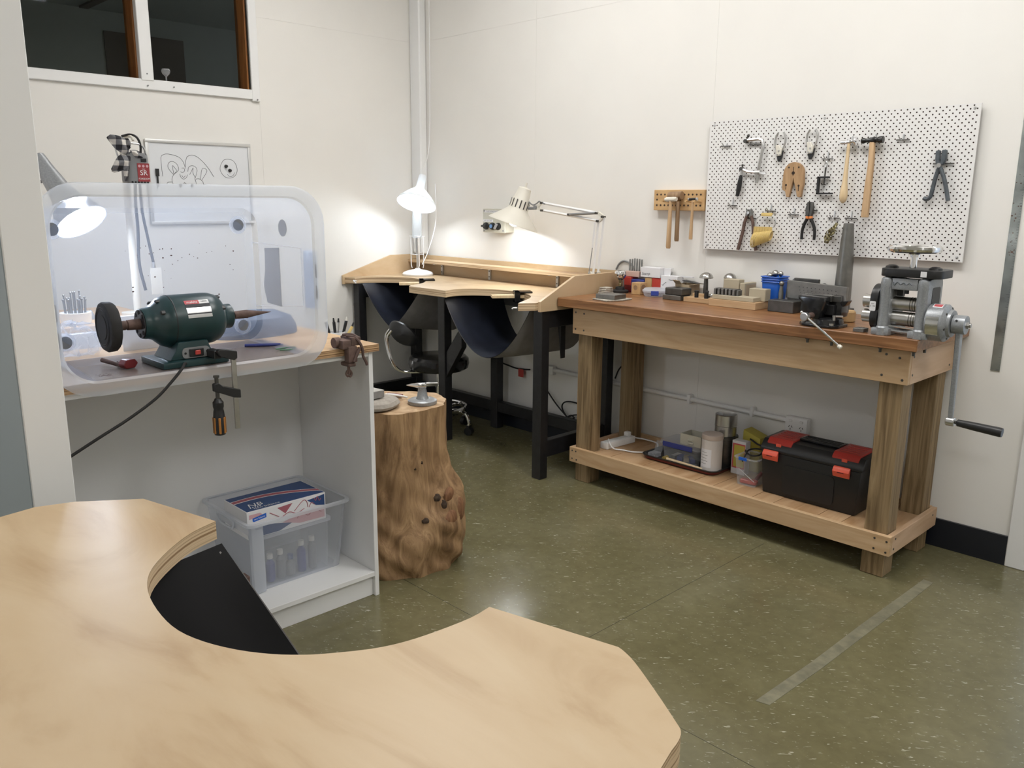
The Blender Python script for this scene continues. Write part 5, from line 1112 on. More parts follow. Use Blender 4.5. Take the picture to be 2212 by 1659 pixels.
# brass ring gauges
rg = thing('ring_gauges', 'bunch of tarnished brass ring gauges on a keyring', 'ring gauge', (-1.715, YF, 1.265))
build('loop_string', M().tube([(-1.716, YF-.016, 1.384), (-1.722, YF-.018, 1.345), (-1.712, YF-.018, 1.345), (-1.712, YF-.016, 1.384)], .001, 5), 'white_plastic', rg)
build('tag', M().box(-1.706, -1.692, YF-.016, YF-.0145, 1.335, 1.362).rot(.5, (0, 1, 0), (-1.70, YF, 1.35)), 'brass', rg)
random.seed(15)
for i in range(20):
    t_ = i/19; x = -1.706-.024*t_+random.uniform(-.012, .012); z = 1.338-.058*t_+random.uniform(-.008, .008); r = random.uniform(.007, .0095)
    ax = Vector((random.uniform(-.6, .6), random.uniform(-1, -.2), random.uniform(-.6, .6))).normalized(); e1, e2, _ = M().frame(ax); c_ = Vector((x, YF-.016-random.uniform(0, .014), z))
    build('gauge_ring', M().tube([c_+(e1*cos(2*pi*k/12)+e2*sin(2*pi*k/12))*r for k in range(12)], .0022, 5, closed=True), 'brass', rg)
# wooden hammer rack
rk = thing('hammer_rack', 'drilled wooden hammer rack on the wall left of the pegboard', 'rack', (-2.54, WY, 1.402))
build('board', B(-2.697, -2.390, 3.645, WY-.0005, 1.402, 1.506), 'rack', rk, .002)
hole = None
for i in range(12):
    for j in range(3):
        x = -2.676+i*.0242; z = (1.482, 1.456, 1.428)[j]
        if j == 1 and i % 3: continue
        build('drilled_hole', M().cyl((x, 3.6452, z), (x, 3.6442, z), .0052, n=10), 'hardboard', rk, flat=True)
for x in (-2.60, -2.555, -2.46, -2.41):
    build('peg', M().cyl((x, 3.645, 1.447), (x, 3.585, 1.450), .0052, n=10), 'rack', rk)
ma = thing('wooden_mallet', 'grey-brown wooden mallet hanging on the hammer rack', 'mallet', (-2.535, 3.63, 1.25))
build('head', M().cyl((-2.584, 3.622, 1.474), (-2.505, 3.622, 1.478), .021, n=20), 'old_wood', ma, .002)
build('handle', M().lathe([(.010, 0), (.012, .01), (.011, .1), (.010, .2)], (-2.526, 3.622, 1.248), (-.01, 0, 1), 12), 'old_wood', ma)
rh = thing('rawhide_hammer', 'white-headed hammer with a pale handle in front of the mallet', 'hammer', (-2.57, 3.6, 1.215))
build('head', M().cyl((-2.5640, 3.572, 1.457), (-2.5110, 3.572, 1.459), .0115, n=16).cyl((-2.5720, 3.572, 1.457), (-2.5645, 3.572, 1.457), .009, n=14).cyl((-2.5105, 3.572, 1.459), (-2.5030, 3.572, 1.459), .010, n=14), 'cream', rh)
build('handle', M().lathe([(.0095, 0), (.012, .008), (.0115, .10), (.0085, .22), (.0085, .242)], (-2.5400, 3.572, 1.213), (.005, 0, 1), 12), 'handle_wood', rh)
sh_ = thing('small_hammer', 'little black and silver hammer at the right of the hammer rack', 'hammer', (-2.425, 3.6, 1.262))
build('head', M().cyl((-2.445, 3.60, 1.458), (-2.406, 3.60, 1.460), .0068, n=14), 'black', sh_)
build('face', M().cyl((-2.4055, 3.60, 1.460), (-2.399, 3.60, 1.460), .0075, n=14), 'silver', sh_)
build('face', M().cyl((-2.452, 3.60, 1.458), (-2.4455, 3.60, 1.458), .0072, n=14), 'silver', sh_)
build('handle', M().lathe([(.009, 0), (.0095, .01), (.007, .12), (.006, .192)], (-2.427, 3.60, 1.262), (.008, 0, 1), 12), 'handle_wood', sh_)
# ================================================================ on the workbench (left to right)
T = TZ+.0006
def one(name, m, k_, lab, cat, **kw): return build(name, m, k_, label=lab, cat=cat, **kw)
q = M().prism([(-2.712, 3.19), (-2.60, 3.165), (-2.565, 3.255), (-2.575, 3.335), (-2.69, 3.32)], T, T+.007)
one('leather_mat', q, 'rags', 'frayed grey leather mat under the steel bench block', 'mat', bev=.002)
one('bench_block', M().box(-2.700, -2.585, 3.200, 3.300, T+.0075, T+.030).rz(.08, (-2.64, 3.25)), 'grey_steel', 'flat square steel bench block at the left front of the workbench', 'block', bev=.0015)
for i in range(4):
    one('cloth_scrap', M().box(-2.873, -2.822, 3.42+.004*i, 3.495-.003*i, T+.0085*i, T+.0085*i+.0078).rz(.05*(i % 2)-.02, (-2.847, 3.46)), 'rags', ('bottom', 'second', 'third', 'top')[i]+' of the stacked cloth scraps beside the ball vise', 'cloth', bev=.003, group='stacked cloth scraps')
bv = thing('ball_vise', 'chrome ball vise on a round black base at the left end of the workbench', 'vise', (-2.825, 3.55, T))
build('base_pad', M().lathe([(.044, 0), (.046, .004), (.046, .012), (.042, .015), (.026, .016), (.024, .03), (.018, .032), (0, .032)], (-2.825, 3.55, T), n=28), 'rubber', bv)
build('post', M().lathe([(.006, .032), (.009, .036), (.009, .046), (.005, .052), (.008, .058), (.008, .066), (.012, .07)], (-2.825, 3.55, T), n=14), 'brass', bv)
build('ball', M().lathe([(.012, .068), (.024, .076), (.0315, .09), (.0325, .102), (.030, .112), (.022, .118), (0, .119)], (-2.825, 3.55, T), n=28), 'chrome', bv)
for a in (-.6, -1.4): build('socket_hole', M().cyl((-2.825+.0318*cos(a), 3.55+.0318*sin(a), T+.095), (-2.825+.0335*cos(a), 3.55+.0335*sin(a), T+.095), .004, n=8), 'black', bv)
def cbox(name, x0, x1, y0, y1, z0, z1, k_, lab, cat, bev=.0015, rot=0):
    return one(name, M().box(x0, x1, y0, y1, z0, z1).rz(rot, ((x0+x1)/2, (y0+y1)/2)), k_, lab, cat, bev=bev)
cbox('red_box', -2.843, -2.796, 3.605, 3.668, T, T+.036, 'dark_red', 'dark red box under a brighter red one behind the ball vise', 'box')
cbox('red_box', -2.843, -2.796, 3.605, 3.668, T+.0365, T+.082, 'red', 'bright red box stacked beside the blue box', 'box')
cbox('blue_box', -2.794, -2.711, 3.602, 3.668, T, T+.072, 'navy_plastic', 'navy blue box between the red box and the doming block', 'box', .004)
cbox('tan_box', -2.709, -2.665, 3.612, 3.668, T, T+.085, 'tan', 'tan wooden box behind the doming block', 'box')
pcx = thing('punch_case', 'pinkish clear case of steel rods on top of the red and blue boxes', 'case', (-2.80, 3.64, T+.083))
build('case', B(-2.845, -2.752, 3.615, 3.664, T+.083, T+.112), mat('pinkish_plastic', (.60, .42, .36), .4), pcx, .002)
for i in range(6):
    h = (.058, .060, .064, .063, .062, .06)[i]; one('steel_punch', M().lathe([(.0048, 0), (.0048, h), (.003, h+.004), (0, h+.004)], (-2.834+i*.0160, 3.640, T+.1125), n=10), 'grey_steel', ('first', 'second', 'third', 'fourth', 'fifth', 'sixth')[i]+' from the left of the upright steel rods in the case', 'punch', group='upright steel rods')
db = thing('doming_block', 'wooden cube doming block with round hollows', 'doming block', (-2.71, 3.565, T))
build('cube', B(-2.738, -2.680, 3.535, 3.592, T, T+.062), 'tan', db, .002)
build('hollow', M().lathe([(.023, 0), (.023, .0006), (.015, .0002), (0, .0002)], (-2.6798, 3.563, T+.030), (1, 0, 0), 20), 'old_wood', db)
build('hollow', M().lathe([(.013, 0), (.013, .0006), (0, .0002)], (-2.710, 3.5352, T+.036), (0, -1, 0), 18), 'old_wood', db)
cbox('red_box', -2.664, -2.608, 3.612, 3.668, T, T+.088, 'red', 'red box right of the tan wooden box', 'box', .004)
wbx = thing('stamp_carton', 'white card carton with a handwritten word on top of the boxes', 'carton', (-2.64, 3.62, T+.0885))
build('carton', B(-2.735, -2.610, 3.608, 3.668, T+.0885, T+.140), 'paper', wbx, .001)
text('Stamp', .022, (-2.70, 3.6075, T+.106), (1, 0, .08), (-.08, 0, 1), 'ink', wbx, shear=.2)
build('open_flap', M().box(-2.6095, -2.566, 3.640, 3.6415, T+.095, T+.140).box(-2.6095, -2.566, 3.6425, 3.668, T+.136, T+.140), 'paper', wbx)
wb2 = thing('white_carton', 'white card carton with a pen scrawl behind the low round container', 'carton', (-2.50, 3.62, T))
build('carton', B(-2.606, -2.502, 3.612, 3.668, T, T+.104), 'paper', wb2, .001)
build('pen_scrawl', M().tube([(-2.597, 3.6115, T+.058), (-2.59, 3.6115, T+.053), (-2.583, 3.6115, T+.063), (-2.57, 3.6115, T+.071)], .0012, 4, 4).tube([(-2.555, 3.6115, T+.086), (-2.54, 3.6115, T+.083), (-2.51, 3.6115, T+.087)], .0012, 4, 4), 'ink', wb2)
build('open_flap', M().box(-2.5015, -2.44, 3.655, 3.668, T+.098, T+.104), 'paper', wb2)
cr_ = thing('round_container', 'low round clear container with a blue clip', 'container', (-2.598, 3.55, T))
build('tub', M().lathe([(.046, 0), (.052, .004), (.056, .022), (.054, .022), (.05, .006), (0, .004)], (-2.598, 3.548, T), n=32), 'milky', cr_)
build('lid', M().lathe([(.059, .0225), (.061, .026), (.061, .032), (.055, .036), (.05, .042), (.0, .043)], (-2.598, 3.548, T), n=32), 'clear_rim', cr_)
build('blue_clip', M().box(-2.571, -2.531, 3.487, 3.4935, T+.010, T+.034).rz(.62, (-2.551, 3.49)), mat('blue_clip', (.03, .06, .33), .4), cr_, .002)
cbox('iron_block', -2.492, -2.380, 3.475, 3.555, T, T+.024, 'grey_steel', 'flat grey iron block under the dark whetstone', 'block', .002, -.05)
cbox('whetstone', -2.482, -2.376, 3.478, 3.560, T+.0245, T+.060, 'dark_steel', 'dark grey stone box on the flat iron block', 'stone', .004, -.05)
ob_ = thing('open_carton', 'opened brown cardboard carton with raised flaps', 'carton', (-2.4260, 3.6100, T))
build('walls', M().box(-2.4840, -2.4010, 3.5700, 3.5720, T, T+.072).box(-2.4840, -2.4820, 3.5725, 3.6660, T, T+.072).box(-2.4030, -2.4010, 3.5725, 3.6660, T, T+.072).box(-2.4820, -2.4030, 3.6640, 3.6660, T, T+.072).box(-2.4820, -2.4030, 3.5725, 3.6640, T, T+.003), 'card', ob_)
build('flap', M().prism([(-2.4840, 3.5700), (-2.4460, 3.5700), (-2.4360, 3.5300), (-2.4740, 3.5250)], T+.0725, T+.0745).rot(-.5, (1, 0, 0), (-2.4560, 3.5700, T+.073)), 'card', ob_)
build('flap', M().prism([(-2.4010, 3.5750), (-2.4010, 3.6660), (-2.3780, 3.6560), (-2.3760, 3.5800)], T+.070, T+.0718).rot(-.15, (0, 1, 0), (-2.4010, 3.6260, T+.071)), 'card', ob_)
build('dark_lining', M().prism([(-2.4820, 3.6260), (-2.3910, 3.6310), (-2.3760, 3.6640), (-2.4820, 3.6640)], T+.076, T+.0785).rot(.12, (0, 1, 0), (-2.4160, 3.6260, T+.08)), 'black', ob_)
mu = thing('mushroom_stake', 'steel mushroom stake standing behind the oak blocks', 'stake', (-2.32, 3.60, T))
build('dome', M().lathe([(.010, .108), (.034, .110), (.0345, .114), (.031, .124), (.022, .133), (.010, .138), (0, .139)], (-2.322, 3.60, T), n=28), 'steel', mu)
build('shank', M().lathe([(.013, 0), (.012, .06), (.010, .109)], (-2.322, 3.60, T), n=16), 'dark_steel', mu)
mu2 = thing('dome_stake', 'second steel dome stake half hidden behind the small carton', 'stake', (-2.21, 3.635, T))
build('dome', M().lathe([(.010, .112), (.030, .114), (.031, .118), (.027, .128), (.016, .137), (0, .141)], (-2.211, 3.638, T), n=28), 'steel', mu2)
build('shank', M().cyl((-2.211, 3.638, T), (-2.211, 3.638, T+.113), .011, n=14), 'dark_steel', mu2)
one('steel_ring', M().lathe([(.034, .045), (.040, .045), (.040, .074), (.036, .078), (.034, .074), (.034, .045)], (-2.262, 3.575, T-.0445), n=32), 'chrome', 'polished steel ring lying behind the wooden blocks', 'ring')
# oak planks and things on them
one('oak_board', M().box(-2.368, -2.222, 3.478, 3.550, T, T+.022), 'pine', 'short oak board holding the small black punches', 'board', bev=.001)
one('oak_strip', M().box(-2.366, -2.300, 3.5515, 3.568, T, T+.036), 'pine', 'upright oak strip behind the short oak board', 'board', bev=.001)
for i, (x, y) in enumerate(((-2.309, 3.502), (-2.266, 3.524), (-2.248, 3.494))):
    d = build('black_punch', M().cyl((x, y, T+.0225), (x, y, T+.050), .010, n=14).lathe([(.0105, .050), (.0115, .052), (.011, .056), (0, .057)], (x, y, T), n=14), 'black', label=('left', 'rear', 'right')[i]+' of the three stubby black punches on the oak board', cat='punch', group='stubby black punches')
one('oak_plank', M().box(-2.192, -1.945, 3.430, 3.558, T, T+.033), 'pine', 'thick oak plank carrying the paper-wrapped blocks', 'board', bev=.001)
cbox('paper_parcel', -2.180, -1.962, 3.438, 3.500, T+.0335, T+.054, 'kraft', 'flat brown paper parcel on the thick oak plank', 'parcel', .002, 0)
sb_ = thing('swage_block', 'grooved dark steel swage block lying on the flat parcel', 'swage block', (-2.12, 3.47, T+.0545))
build('core', M().box(-2.178, -2.062, 3.453, 3.492, T+.0545, T+.083).rz(.03, (-2.12, 3.47)), 'dark_steel', sb_, .001)
for i in range(6):
    x = -2.176+i*.0195; build('ridge', M().box(x, x+.012, 3.443, 3.4528, T+.0545, T+.082).rz(.03, (-2.12, 3.47)), 'grey_steel', sb_, .001)
for i in range(4): build('ridge', M().box(-2.0615, -2.052, 3.454+i*.010, 3.459+i*.010, T+.0545, T+.080).rz(.03, (-2.12, 3.47)), 'grey_steel', sb_, .001)
cbox('small_carton', -2.200, -2.115, 3.562, 3.612, T+.0, T+.118, 'kraft', 'pale cardboard carton behind the swage block', 'carton', .002)
lc = thing('long_carton', 'long thin cardboard carton leaning towards the blue bin', 'carton', (-2.06, 3.55, T))
build('carton', B(-2.110, -2.082, 3.562, 3.668, T, T+.104), 'kraft', lc, .002)
build('open_side', M().box(-2.0815, -2.0805, 3.575, 3.66, T+.02, T+.095), 'card', lc)
cbox('taped_carton', -2.024, -1.940, 3.502, 3.552, T+.0335, T+.090, 'kraft', 'taped pale carton in front of the blue bin', 'carton', .002)
bb = thing('blue_bin', 'bright blue plastic bin holding steel balls', 'bin', (-1.955, 3.61, T))
def tap(x0, x1, y0, y1, z0, z1, t_): 
    a = [(p[0], p[1], z0) for p in rrect(x0+t_, x1-t_, y0+t_, y1-t_, .008, 3)]; b_ = [(p[0], p[1], z1) for p in rrect(x0, x1, y0, y1, .01, 3)]; c_ = [(p[0], p[1], z1) for p in rrect(x0+.003, x1-.003, y0+.003, y1-.003, .008, 3)]; d_ = [(p[0], p[1], z0+.05) for p in rrect(x0+t_+.002, x1-t_-.002, y0+t_+.002, y1-t_-.002, .008, 3)]
    k = len(a); fs = []
    for j in range(3): fs += [(j*k+i, j*k+(i+1) % k, (j+1)*k+(i+1) % k, (j+1)*k+i) for i in range(k)]
    return M().add(a+b_+c_+d_, fs+[tuple(range(k-1, -1, -1)), tuple(range(3*k, 4*k))])
build('bin_body', tap(-2.002, -1.908, 3.564, 3.656, T, T+.145, .010), 'blue', bb)
for z, o_ in ((.120, .0015), (.131, .002), (.143, .0035)):
    p = rrect(-2.002-o_, -1.908+o_, 3.564-o_, 3.656+o_, .012, 3); build('rib', M().tube([(x, y, T+z) for x, y in p], .0022, 5, closed=True), 'blue', bb)
for i, (x, y, z, r, a) in enumerate(((-1.978, 3.60, .147, .0135, (-.3, 0)), (-1.958, 3.615, .156, .0165, (0, 0)), (-1.925, 3.605, .158, .012, (.5, 0)))):
    d = thing('dapping_punch', ('left', 'largest', 'right leaning')[i]+' ball-ended steel dapping punch in the blue bin', 'punch', (x, y, T+.055), 'ball-ended punches in the blue bin')
    build('ball', M().sphere((x, y, T+z), r, 16), 'steel', d); build('stem', M().cyl((x-a[0]*.06, y, T+.053), (x, y, T+z-r*.8), .006, n=10), 'steel', d)
def punch(x, y, lab, h=.11, r=.011):
    d = thing('dapping_punch', lab, 'punch', (x, y, T), 'standing dapping punches'); build('stem', M().lathe([(r, 0), (r, h*.6), (r*.7, h*.75), (r*.7, h*.82)], (x, y, T), n=14), 'grey_steel', d); build('ball', M().sphere((x, y, T+h*.9), r*1.05, 14), 'grey_steel', d)
punch(-1.877, 3.530, 'steel dapping punch standing right of the blue bin', .134)
punch(-1.873, 3.645, 'round-headed punch standing behind the left end of the drawplate', .14, .012)
punch(-1.73, 3.645, 'round-headed punch standing behind the right part of the drawplate', .128, .011)
dp = thing('drawplate', 'tall grey steel plate drilled with rows of small holes', 'drawplate', (-1.72, 3.55, T))
build('plate', M().box(-1.862, -1.582, 3.548, 3.568, T+.052, T+.131).rot(.04, (0, 1, 0), (-1.72, 3.55, T+.09)), 'grey_steel', dp, .001)
build('feet', M().box(-1.855, -1.78, 3.55, 3.60, T, T+.056).box(-1.74, -1.70, 3.57, 3.60, T, T+.06), 'dark_steel', dp)
for j, (n_, z, r) in enumerate(((10, .108, .0022), (10, .094, .0017), (11, .084, .0015), (9, .074, .0013))):
    for i in range(n_):
        x = -1.80+i*.019+.004*j; zz = z+(-1.72-x)*(-.04)*-1
        build('die_hole', M().cyl((x, 3.5478, T+zz), (x, 3.547, T+zz), r, n=8), 'black', dp, flat=True)
cbox('steel_bar', -1.865, -1.745, 3.618, 3.635, T, T+.143, 'dark_steel', 'dark steel bar standing behind the drawplate', 'block', .002)
cbox('anvil_block', -1.898, -1.772, 3.455, 3.525, T, T+.052, 'dark_steel', 'heavy dark steel block lying left of the vise', 'block', .002, -.03)
one('ring_mandrel', M().lathe([(.034, 0), (.036, .006), (.036, .12), (.0325, .24), (.0215, .394), (.018, .396), (.016, .39), (0, .39)], (-1.628, 3.612, T), n=32), 'grey_steel', 'tall tapered grey steel mandrel standing behind the vise', 'mandrel')
one('wooden_stub', M().lathe([(.030, 0), (.034, .003), (.034, .040), (.030, .046), (0, .046)], (-1.505, 3.40, T), n=10), 'tan', 'squat block of rough brown material between the vise and the mandrel', 'block')
one('dark_weight', M().box(-1.60, -1.52, 3.43, 3.50, T, T+.045), 'black', 'black block just behind the vise', 'block', bev=.002)
# vise
vz = thing('bench_vise', 'black cast-iron bench vise bolted to the workbench edge', 'vise', (-1.52, 3.21, T))
build('swivel_base', M().prism([(-1.598, 3.175), (-1.575, 3.150), (-1.50, 3.140), (-1.45, 3.145), (-1.432, 3.17), (-1.432, 3.25), (-1.46, 3.28), (-1.55, 3.28), (-1.595, 3.22)], T, T+.012), 'black_gloss', vz, .003, 2)
build('base_drum', M().lathe([(.062, .012), (.060, .030), (.05, .036), (0, .036)], (-1.50, 3.215, T), n=28), 'black_gloss', vz)
build('fixed_body', M().prism([(-1.55, T+.036), (-1.45, T+.036), (-1.45, T+.08), (-1.47, T+.119), (-1.545, T+.119), (-1.56, T+.08)], 3.225, 3.285, 'xz'), 'black_gloss', vz, .006, 2)
build('sliding_body', M().prism([(-1.575, T+.034), (-1.51, T+.030), (-1.50, T+.06), (-1.49, T+.10), (-1.49, T+.118), (-1.60, T+.121), (-1.60, T+.105), (-1.585, T+.095), (-1.59, T+.06)], 3.150, 3.205, 'xz'), 'black_gloss', vz, .007, 2)
build('jaw', M().box(-1.604, -1.485, 3.2055, 3.213, T+.098, T+.122), 'dark_steel', vz, .001); build('jaw', M().box(-1.575, -1.455, 3.217, 3.2245, T+.098, T+.121), 'dark_steel', vz, .001)
build('beam', M().box(-1.555, -1.475, 3.2052, 3.2248, T+.045, T+.085).box(-1.54, -1.47, 3.286, 3.335, T+.045, T+.085), 'black', vz, .002)
build('horn', M().prism([(-1.47, T+.07), (-1.44, T+.085), (-1.430, T+.105), (-1.46, T+.10)], 3.23, 3.27, 'xz'), 'black_gloss', vz, .003)
build('screw_boss', M().cyl((-1.535, 3.150, T+.045), (-1.535, 3.105, T+.045), .012, n=14), 'rust', vz)
build('screw_head', M().cyl((-1.535, 3.105, T+.045), (-1.535, 3.080, T+.045), .0165, n=18), 'silver', vz, .002)
build('handle_bar', M().cyl((-1.548, 3.092, T+.058), (-1.382, 3.080, .914), .0048, n=10), 'chrome', vz)
build('handle_end', M().lathe([(.005, -.008), (.0085, -.004), (.0085, .006), (.005, .009), (0, .009)], (-1.380, 3.080, .912), (.84, 0, -.53), 12), 'cream', vz); build('handle_end', M().sphere((-1.550, 3.092, T+.060), .0065, 10), 'silver', vz)
lk_ = build('swivel_lock', M().cyl((-1.455, 3.175, T+.030), (-1.455, 3.175, T+.050), .006, n=8).cyl((-1.462, 3.175, T+.046), (-1.425, 3.185, T+.047), .004, n=8), 'silver', vz)
for x, y in ((-1.585, 3.182), (-1.455, 3.155)): build('mount_bolt', M().cyl((x, y, T+.012), (x, y, T+.020), .008, n=6), 'steel', vz)
ss = thing('stamp_block', 'small grooved steel block on the bench edge beside the rolling mill', 'block', (-1.34, 3.17, T))
build('block', M().box(-1.366, -1.325, 3.150, 3.195, T, T+.014), 'grey_steel', ss, .001)
for i in range(4): build('groove', M().box(-1.362+i*.010, -1.360+i*.010, 3.152, 3.193, T+.0139, T+.0146), 'dark_steel', ss)
build('pin', M().cyl((-1.318, 3.165, T+.002), (-1.312, 3.15, T+.004), .002, n=6), 'dark_steel', ss)

# ================================================================ rolling mill
rm = thing('rolling_mill', 'grey hand-cranked rolling mill with a chrome top wheel at the bench corner', 'rolling mill', (-1.19, 3.2, T))
XL, XR = -1.258, -1.125
for xc, nm in ((XL, 'left'), (XR, 'right')):
    build('side_frame', M().prism(rrect(3.150, 3.285, T+.020, T+.215, .02, 4), xc-.020, xc+.020, 'yz'), 'hammer_grey', rm, .004, 2)
    build('column', M().lathe([(.024, .0), (.024, .028), (.020, .034), (.019, .18), (.0215, .195), (.019, .21), (.008, .218), (0, .218)], (xc, 3.158, T+.0), n=20), 'hammer_grey', rm)
    build('foot', M().box(xc-.036, xc+.030, 3.138, 3.30, T, T+.0265), 'hammer_grey', rm, .005, 2)
build('side_window', M().prism(rrect(3.185, 3.262, T+.10, T+.185, .012, 4), XR+.0202, XR+.0212, 'yz'), 'black', rm)
build('crossbar', B(XL+.0205, XR-.0205, 3.150, 3.19, T+.172, T+.214), 'hammer_grey', rm, .004, 2)
build('lettering_relief', M().tube([(-1.232, 3.1495, T+.20), (-1.228, 3.1495, T+.188), (-1.218, 3.1495, T+.200), (-1.205, 3.1495, T+.192), (-1.195, 3.1495, T+.199), (-1.185, 3.1495, T+.192), (-1.175, 3.1495, T+.198), (-1.165, 3.1495, T+.193)], .0015, 5, 4), 'grey_iron', rm)
build('foot_bridge', M().tube([(XL, 3.165, T+.022), (-1.19, 3.170, T+.016), (XR, 3.165, T+.022)], .007, 8, 4).box(XL, XR, 3.24, 3.27, T+.006, T+.02), 'hammer_grey', rm)
ty = 3.215
build('top_plate', M().prism([(x, y) for x, y in rrect(-1.288, -1.068, 3.143, 3.29, .035, 6)], T+.2185, T+.248), 'black', rm, .004, 2)
for x in (-1.262, -1.108): build('cap_nut', M().lathe([(.024, .248), (.022, .254), (.012, .259), (0, .260)], (x, 3.20, T), n=20), 'black', rm)
build('white_sticker', B(-1.137, -1.116, 3.1415, 3.1428, T+.224, T+.244), 'paper', rm)
build('screw_post', M().cyl((-1.189, 3.205, T+.2485), (-1.189, 3.205, T+.296), .0125, n=18), 'chrome', rm)
hw = M(); R_ = .080
hw.tube([(-1.189+R_*cos(2*pi*k/40), 3.205+R_*sin(2*pi*k/40), T+.320) for k in range(40)], .0135, 10, closed=True)
hwo = build('hand_wheel', hw, 'chrome', rm)
build('wheel_hub', M().lathe([(.020, .290), (.020, .300), (.034, .306), (.078, .318), (.078, .321), (.03, .312), (.0, .312)], (-1.189, 3.205, T), n=32), 'chrome', rm)
def roller(z, y=3.195):
    build('roller', M().cyl((XL+.0205, y, z), (XR-.0205, y, z), .0265, n=28), 'steel', rm)
    g = M()
    for i in range(3): g.lathe([(.0268, 0), (.0272, .0015), (.0268, .003)], (XR-.050+i*.009, y, z), (1, 0, 0), 24)
    build('wire_groove', g, 'dark_steel', rm)
    build('roller_end', M().cyl((-1.348, y, z), (-1.279, y, z), .0255, n=24), 'steel', rm)
roller(T+.118); roller(T+.062)
for z, r in ((T+.130, .056), (T+.062, .050)):
    build('gear_cover', M().cyl((-1.308, 3.195, z), (-1.2795, 3.195, z), r if z > T+.1 else .050, n=32), 'black', rm, .004, 2)
lb2 = build('capacity_label', M().prism(rrect(-1.3060, -1.2835, T+.088, T+.124, .004, 3), 3.1368, 3.1382, 'xz'), 'paper', rm)
text('C 100', .008, (-1.2947, 3.1366, T+.106), (1, 0, 0), (0, 0, 1), 'print_dark', rm); text('mm', .007, (-1.2947, 3.1366, T+.115), (1, 0, 0), (0, 0, 1), 'print_dark', rm)
build('thread_post', M().box(-1.235, -1.213, 3.20, 3.22, T+.145, T+.218), 'black', rm)
build('stud', M().cyl((-1.189, 3.17, T+.158), (-1.189, 3.17, T+.173), .008, n=12), 'black', rm)
build('guide_rod', M().cyl((XL, 3.162, T+.036), (XR, 3.162, T+.030), .0035, n=8), 'steel', rm)
gc_ = (3.195, T+.062)
build('gear_housing', M().lathe([(.066, 0), (.068, .004), (.068, .055), (.060, .064), (.05, .068), (.048, .078), (0, .078)], (-1.104, gc_[0], gc_[1]), (1, 0, 0), 40), 'hammer_grey', rm)
for k in range(6):
    a = 2*pi*k/6+.3; build('housing_bolt', M().cyl((-1.042, gc_[0]+.054*cos(a), gc_[1]+.054*sin(a)), (-1.036, gc_[0]+.054*cos(a), gc_[1]+.054*sin(a)), .0045, n=8), 'dark_steel', rm)
def wrap(a0, a1, x0, x1, r): return M().grid(lambda u, v: (x0+(x1-x0)*u, gc_[0]+r*cos(a0+(a1-a0)*v), gc_[1]+r*sin(a0+(a1-a0)*v)), 1, 10)
build('chrome_plate', wrap(2.75, 3.75, -1.098, -1.055, .0688), 'chrome', rm)
rs = build('red_white_label', wrap(1.75, 2.15, -1.090, -1.056, .0687), 'paper', rm)
build('red_print', wrap(1.82, 2.08, -1.087, -1.059, .0690), 'print_red', rm)
build('crank_boss', M().cyl((-1.024, gc_[0], gc_[1]), (-.980, gc_[0], gc_[1]), .034, n=28), 'hammer_grey', rm, .004, 2)
build('crank_nut', M().cyl((-.9798, gc_[0], gc_[1]), (-.972, gc_[0], gc_[1]), .013, n=6).cyl((-.972, gc_[0], gc_[1]), (-.966, gc_[0], gc_[1]), .008, n=12), 'steel', rm)
build('grub_hole', M().cyl((-1.006, gc_[0]-.030, gc_[1]+.016), (-1.006, gc_[0]-.0325, gc_[1]+.0172), .004, n=10), 'black', rm)
ay, az = 3.215, .668
build('crank_arm', M().prism([(gc_[0]-.017, gc_[1]-.02), (gc_[0]+.017, gc_[1]-.02), (ay+.0085, az+.01), (ay-.0085, az+.01)], -1.010, -.994, 'yz'), 'hammer_grey', rm, .003)
build('crank_end', M().cyl((-1.016, ay, az), (-.986, ay, az), .0165, n=18), 'silver', rm, .002)
build('crank_handle', M().lathe([(.008, 0), (.013, .004), (.0135, .02), (.0155, .06), (.0165, .11), (.0175, .145), (.016, .152), (0, .153)], (-.980, ay, az), (1, -.0, -.05), 20), 'black', rm)
build('handle_pin', M().cyl((-.986, ay, az), (-.979, ay, az), .006, n=10), 'dark_steel', rm)
# ================================================================ on the lower shelf
S = SZ+.0006
pw = thing('power_board', 'white power strip with its lead at the left end of the lower shelf', 'power strip', (-2.70, 3.42, S))
build('body', M().box(-2.718, -2.668, 3.300, 3.525, S, S+.036).rz(-.06, (-2.69, 3.41)), 'white_plastic', pw, .005, 2)
for i in range(4): build('socket', M().cyl((-2.698+.0032*i, 3.335+i*.05, S+.036), (-2.698+.0032*i, 3.335+i*.05, S+.0375), .018, n=16), 'white_plastic', pw)
build('plug', M().box(-2.705, -2.675, 3.475, 3.505, S+.038, S+.062), 'white_plastic', pw, .006, 2)
build('lead', M().tube([(-2.70, 3.34, S+.045), (-2.675, 3.315, S+.042), (-2.645, 3.315, S+.012), (-2.60, 3.345, S+.006), (-2.54, 3.36, S+.006), (-2.49, 3.42, S+.006), (-2.50, 3.50, S+.006), (-2.56, 3.58, S+.006), (-2.64, 3.585, S+.008), (-2.675, 3.54, S+.02)], .004, 8, 5), 'white_plastic', pw)
tr_ = thing('black_tray', 'black and maroon plastic tray on the lower shelf', 'tray', (-2.25, 3.43, S))
def traypoly(o): return rrect(-2.478+o, -2.035-o, 3.318+o, 3.590-o, .04, 5)
A_ = [(x, y, S) for x, y in traypoly(.016)]; B_ = [(x, y, S+.024) for x, y in traypoly(0)]; C_ = [(x, y, S+.024) for x, y in traypoly(.010)]; D_ = [(x, y, S+.006) for x, y in traypoly(.024)]; k = len(A_); fs = []
for j in range(3): fs += [(j*k+i, j*k+(i+1) % k, (j+1)*k+(i+1) % k, (j+1)*k+i) for i in range(k)]
